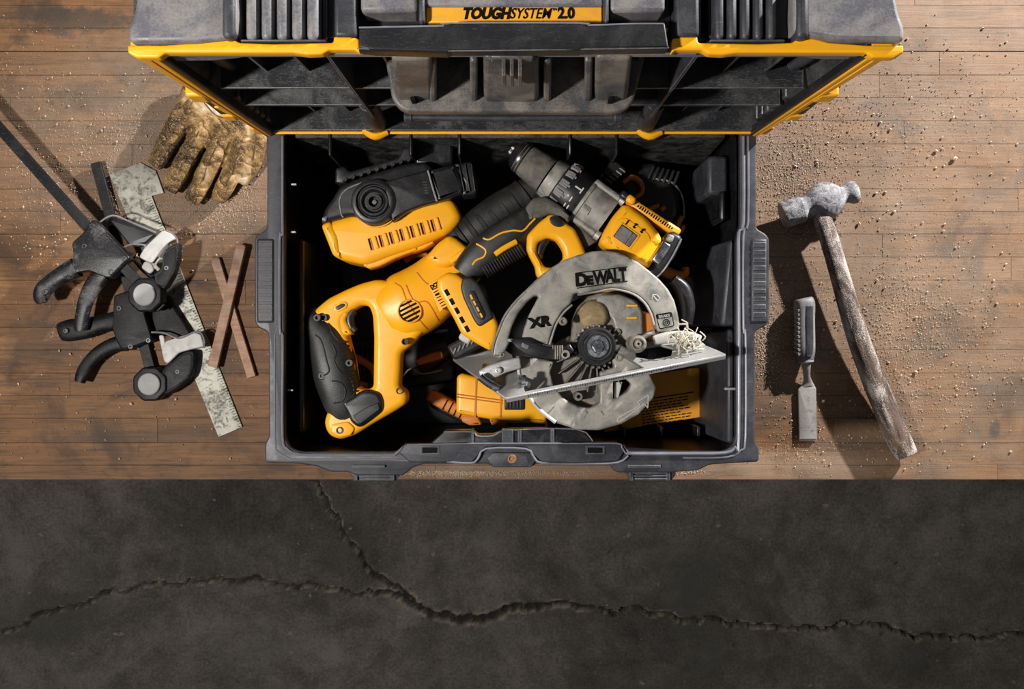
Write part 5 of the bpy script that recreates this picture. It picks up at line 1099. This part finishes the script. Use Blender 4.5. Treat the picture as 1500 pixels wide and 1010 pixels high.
# small orange hooks at right of the drill battery
hk = thing('orange_bracket', P(985, 410, .12), 'small orange plastic bracket just below the drill battery', 'tool part')
MB().sweep([(*P(x, y, .225).xy, .225, S(w_, .22), .018) for x, y, w_ in [(962, 392, 12), (975, 398, 16), (990, 404, 16), (1002, 402, 14), (1004, 392, 10)]], 14, 2.6, 4).build('arm', M['orange'], hk)
MB().obox(P(968, 398, .2), P(996, 404, .2), S(14, .2), .012, .218).build('stem', M['black'], hk, bevel=.004)
# dark bits seen through the saw's D handle
dg_ = thing('power_tool', P(600, 530, .06), 'dark orange and black power tool half hidden beneath the reciprocating saw handle', 'power tool')
MB().sweep([(*P(x, y, .15).xy, .13, S(w_, .15), .06) for x, y, w_ in [(520, 560, 40), (550, 545, 56), (590, 530, 60), (630, 515, 52), (655, 505, 36)]], 20, 2.8, 5).build('body', M['black'], dg_)
MB().sweep([(*P(x, y, .17).xy, .17, S(w_, .17), .016) for x, y, w_ in [(612, 531, 10), (630, 524, 13), (648, 519, 12)]], 12, 2.6, 4).build('trigger', M['orange'], dg_)
MB().sweep([(*P(x, y, .165).xy, .165, S(w_, .165), .014) for x, y, w_ in [(514, 520, 9), (528, 528, 12), (545, 540, 12), (552, 560, 10)]], 12, 2.4, 4).build('trim', M['orange'], dg_)
MB().sweep([(*P(x, y, .165).xy, .165, S(w_, .165), .014) for x, y, w_ in [(505, 552, 8), (520, 562, 12), (538, 566, 10)]], 12, 2.4, 4).build('trim', M['orange'], dg_)
bead([(590, 552), (602, 540), (618, 548), (648, 542)], .168, 1.1, M['bumper'], dg_, 'wire_guard')
for k in range(4): MB().obox(P(524 + k * 6, 512 - k, .17), P(528 + k * 6, 548 - k, .17), S(2.5, .17), .15, .168).build('body_rib', M['black'], dg_, bevel=.0006)
plate('shoe', [(510, 500), (660, 480), (668, 560), (520, 580)], .085, .07, M['black'], dg_, bev=.004, r=8)
MB().sweep([(*P(x, y, .2).xy, .19, S(w_, .2), .02) for x, y, w_ in [(592, 382, 8), (608, 372, 10), (625, 372, 8)]], 12, 2.4, 3).build('cable_hook', M['orange'], dg_)
# ================================================================ SAWDUST
def crumb(mb, x, y, z, r):
    a_ = random.uniform(0, 6.28); e = [random.uniform(.6, 1.3) * r for _ in range(6)]; ca_, sa = math.cos(a_), math.sin(a_)
    v = [(e[0], 0, 0), (0, e[1], 0), (-e[2], 0, 0), (0, -e[3], 0), (0, 0, e[4]), (0, 0, -e[5])]
    v = [(x + p[0] * ca_ - p[1] * sa, y + p[0] * sa + p[1] * ca_, max(z, z + p[2] + r * .5)) for p in v]
    mb.add(v, [(0, 1, 4), (1, 2, 4), (2, 3, 4), (3, 0, 4), (1, 0, 5), (2, 1, 5), (3, 2, 5), (0, 3, 5)])
random.seed(21); dust = MB()
# (px, py, sx, sy, count, size px)
spots_ = [(150, 270, 110, 75, 1900, .9), (230, 200, 80, 50, 900, .9), (90, 420, 60, 60, 350, .8), (310, 310, 50, 22, 1300, .8), (355, 262, 22, 24, 900, .8), (345, 470, 35, 60, 350, .8), (300, 560, 120, 60, 260, .8),
          (1160, 270, 50, 60, 3600, .8), (1200, 170, 90, 60, 1200, .9), (1330, 250, 110, 90, 900, .95), (1320, 450, 60, 60, 1500, .9), (1300, 560, 50, 70, 900, .8), (1160, 480, 50, 110, 2200, .75), (1124, 510, 14, 30, 1700, .8), (1420, 500, 70, 80, 500, .9), (1350, 600, 90, 50, 350, .9), (1400, 130, 90, 60, 260, 1.0),
          (660, 692, 60, 5, 2200, .9), (760, 693, 90, 4, 500, .9), (1010, 692, 15, 3, 120, .8), (1180, 660, 70, 25, 250, .8), (60, 110, 80, 60, 260, .8)]
for cx, cy, sx, sy, n, r_ in spots_:
    for _ in range(n):
        px, py = random.gauss(cx, sx * .75), random.gauss(cy, sy * .75)
        if py > 700.5 or px < -30 or px > 1530: continue
        if 385 < px < 1112 and py < 690 and py > 150 and 405 < px < 1095: continue
        q = P(px, py, 0); rr = S(r_ * random.choice((.45, .5, .6, .7, .9, 1.2)), 0); crumb(dust, q.x, q.y, .0002, rr)
for _ in range(420):
    px, py = random.choice(((random.uniform(0, 380), random.uniform(90, 690)), (random.uniform(1130, 1500), random.uniform(20, 690)))); q = P(px, py, 0); crumb(dust, q.x, q.y, .0003, S(random.uniform(1.2, 2.0), 0))
o = dust.build('sawdust', M['dustpile'], None, smooth=0); prop(o, 'fine sawdust and crumbs scattered over the plank workbench', 'sawdust', None, 'stuff')
# larger chips, one object each
chip = None
chips = [(1371, 222, 4), (1397, 233, 5.5), (1212, 160, 3.5), (1396, 172, 3.5), (1341, 545, 4), (1297, 282, 3), (1197, 240, 3), (1283, 283, 3.2), (1296, 422, 3), (1342, 465, 3), (1165, 244, 3.2), (1304, 190, 3), (1310, 310, 3), (1258, 328, 3.6), (1205, 588, 4.5), (1206, 483, 3), (1443, 475, 3), (1460, 445, 2.8), (1290, 180, 3),
         (88, 514, 3.2), (104, 519, 3.4), (193, 592, 3.6), (302, 411, 3), (303, 293, 5), (291, 340, 3), (318, 374, 2.8), (215, 200, 2.8), (172, 208, 3), (120, 224, 2.8), (150, 192, 2.8), (134, 183, 2.6), (338, 672, 2.8), (97, 351, 4), (174, 528, 2.6), (258, 585, 3)]
for i, (px, py, r_) in enumerate(chips):
    q = P(px, py, 0)
    if chip is None:
        bm = bmesh.new(); bmesh.ops.create_icosphere(bm, subdivisions=1, radius=1)
        for v_ in bm.verts: v_.co *= random.uniform(.75, 1.15); v_.co.z *= .75
        me = bpy.data.meshes.new('chip'); bm.to_mesh(me); bm.free(); chip = link('wood_chip', me, M['dustpile'], None, 0); ob = chip
    else: ob = chip.copy(); COL.objects.link(ob)
    s_ = S(r_ * .8, 0); ob.scale = (s_, s_ * random.uniform(.6, 1), s_); ob.location = (q.x, q.y, s_ * .8 + .0001); ob.rotation_euler = (0, 0, random.uniform(0, 6.28))
    side = 'left' if px < 700 else 'right'; prop(ob, 'pale wood chip, larger than the sawdust around it, on the bench %s of the toolbox' % side, 'wood chip', 'larger wood chips %s of the toolbox' % side)
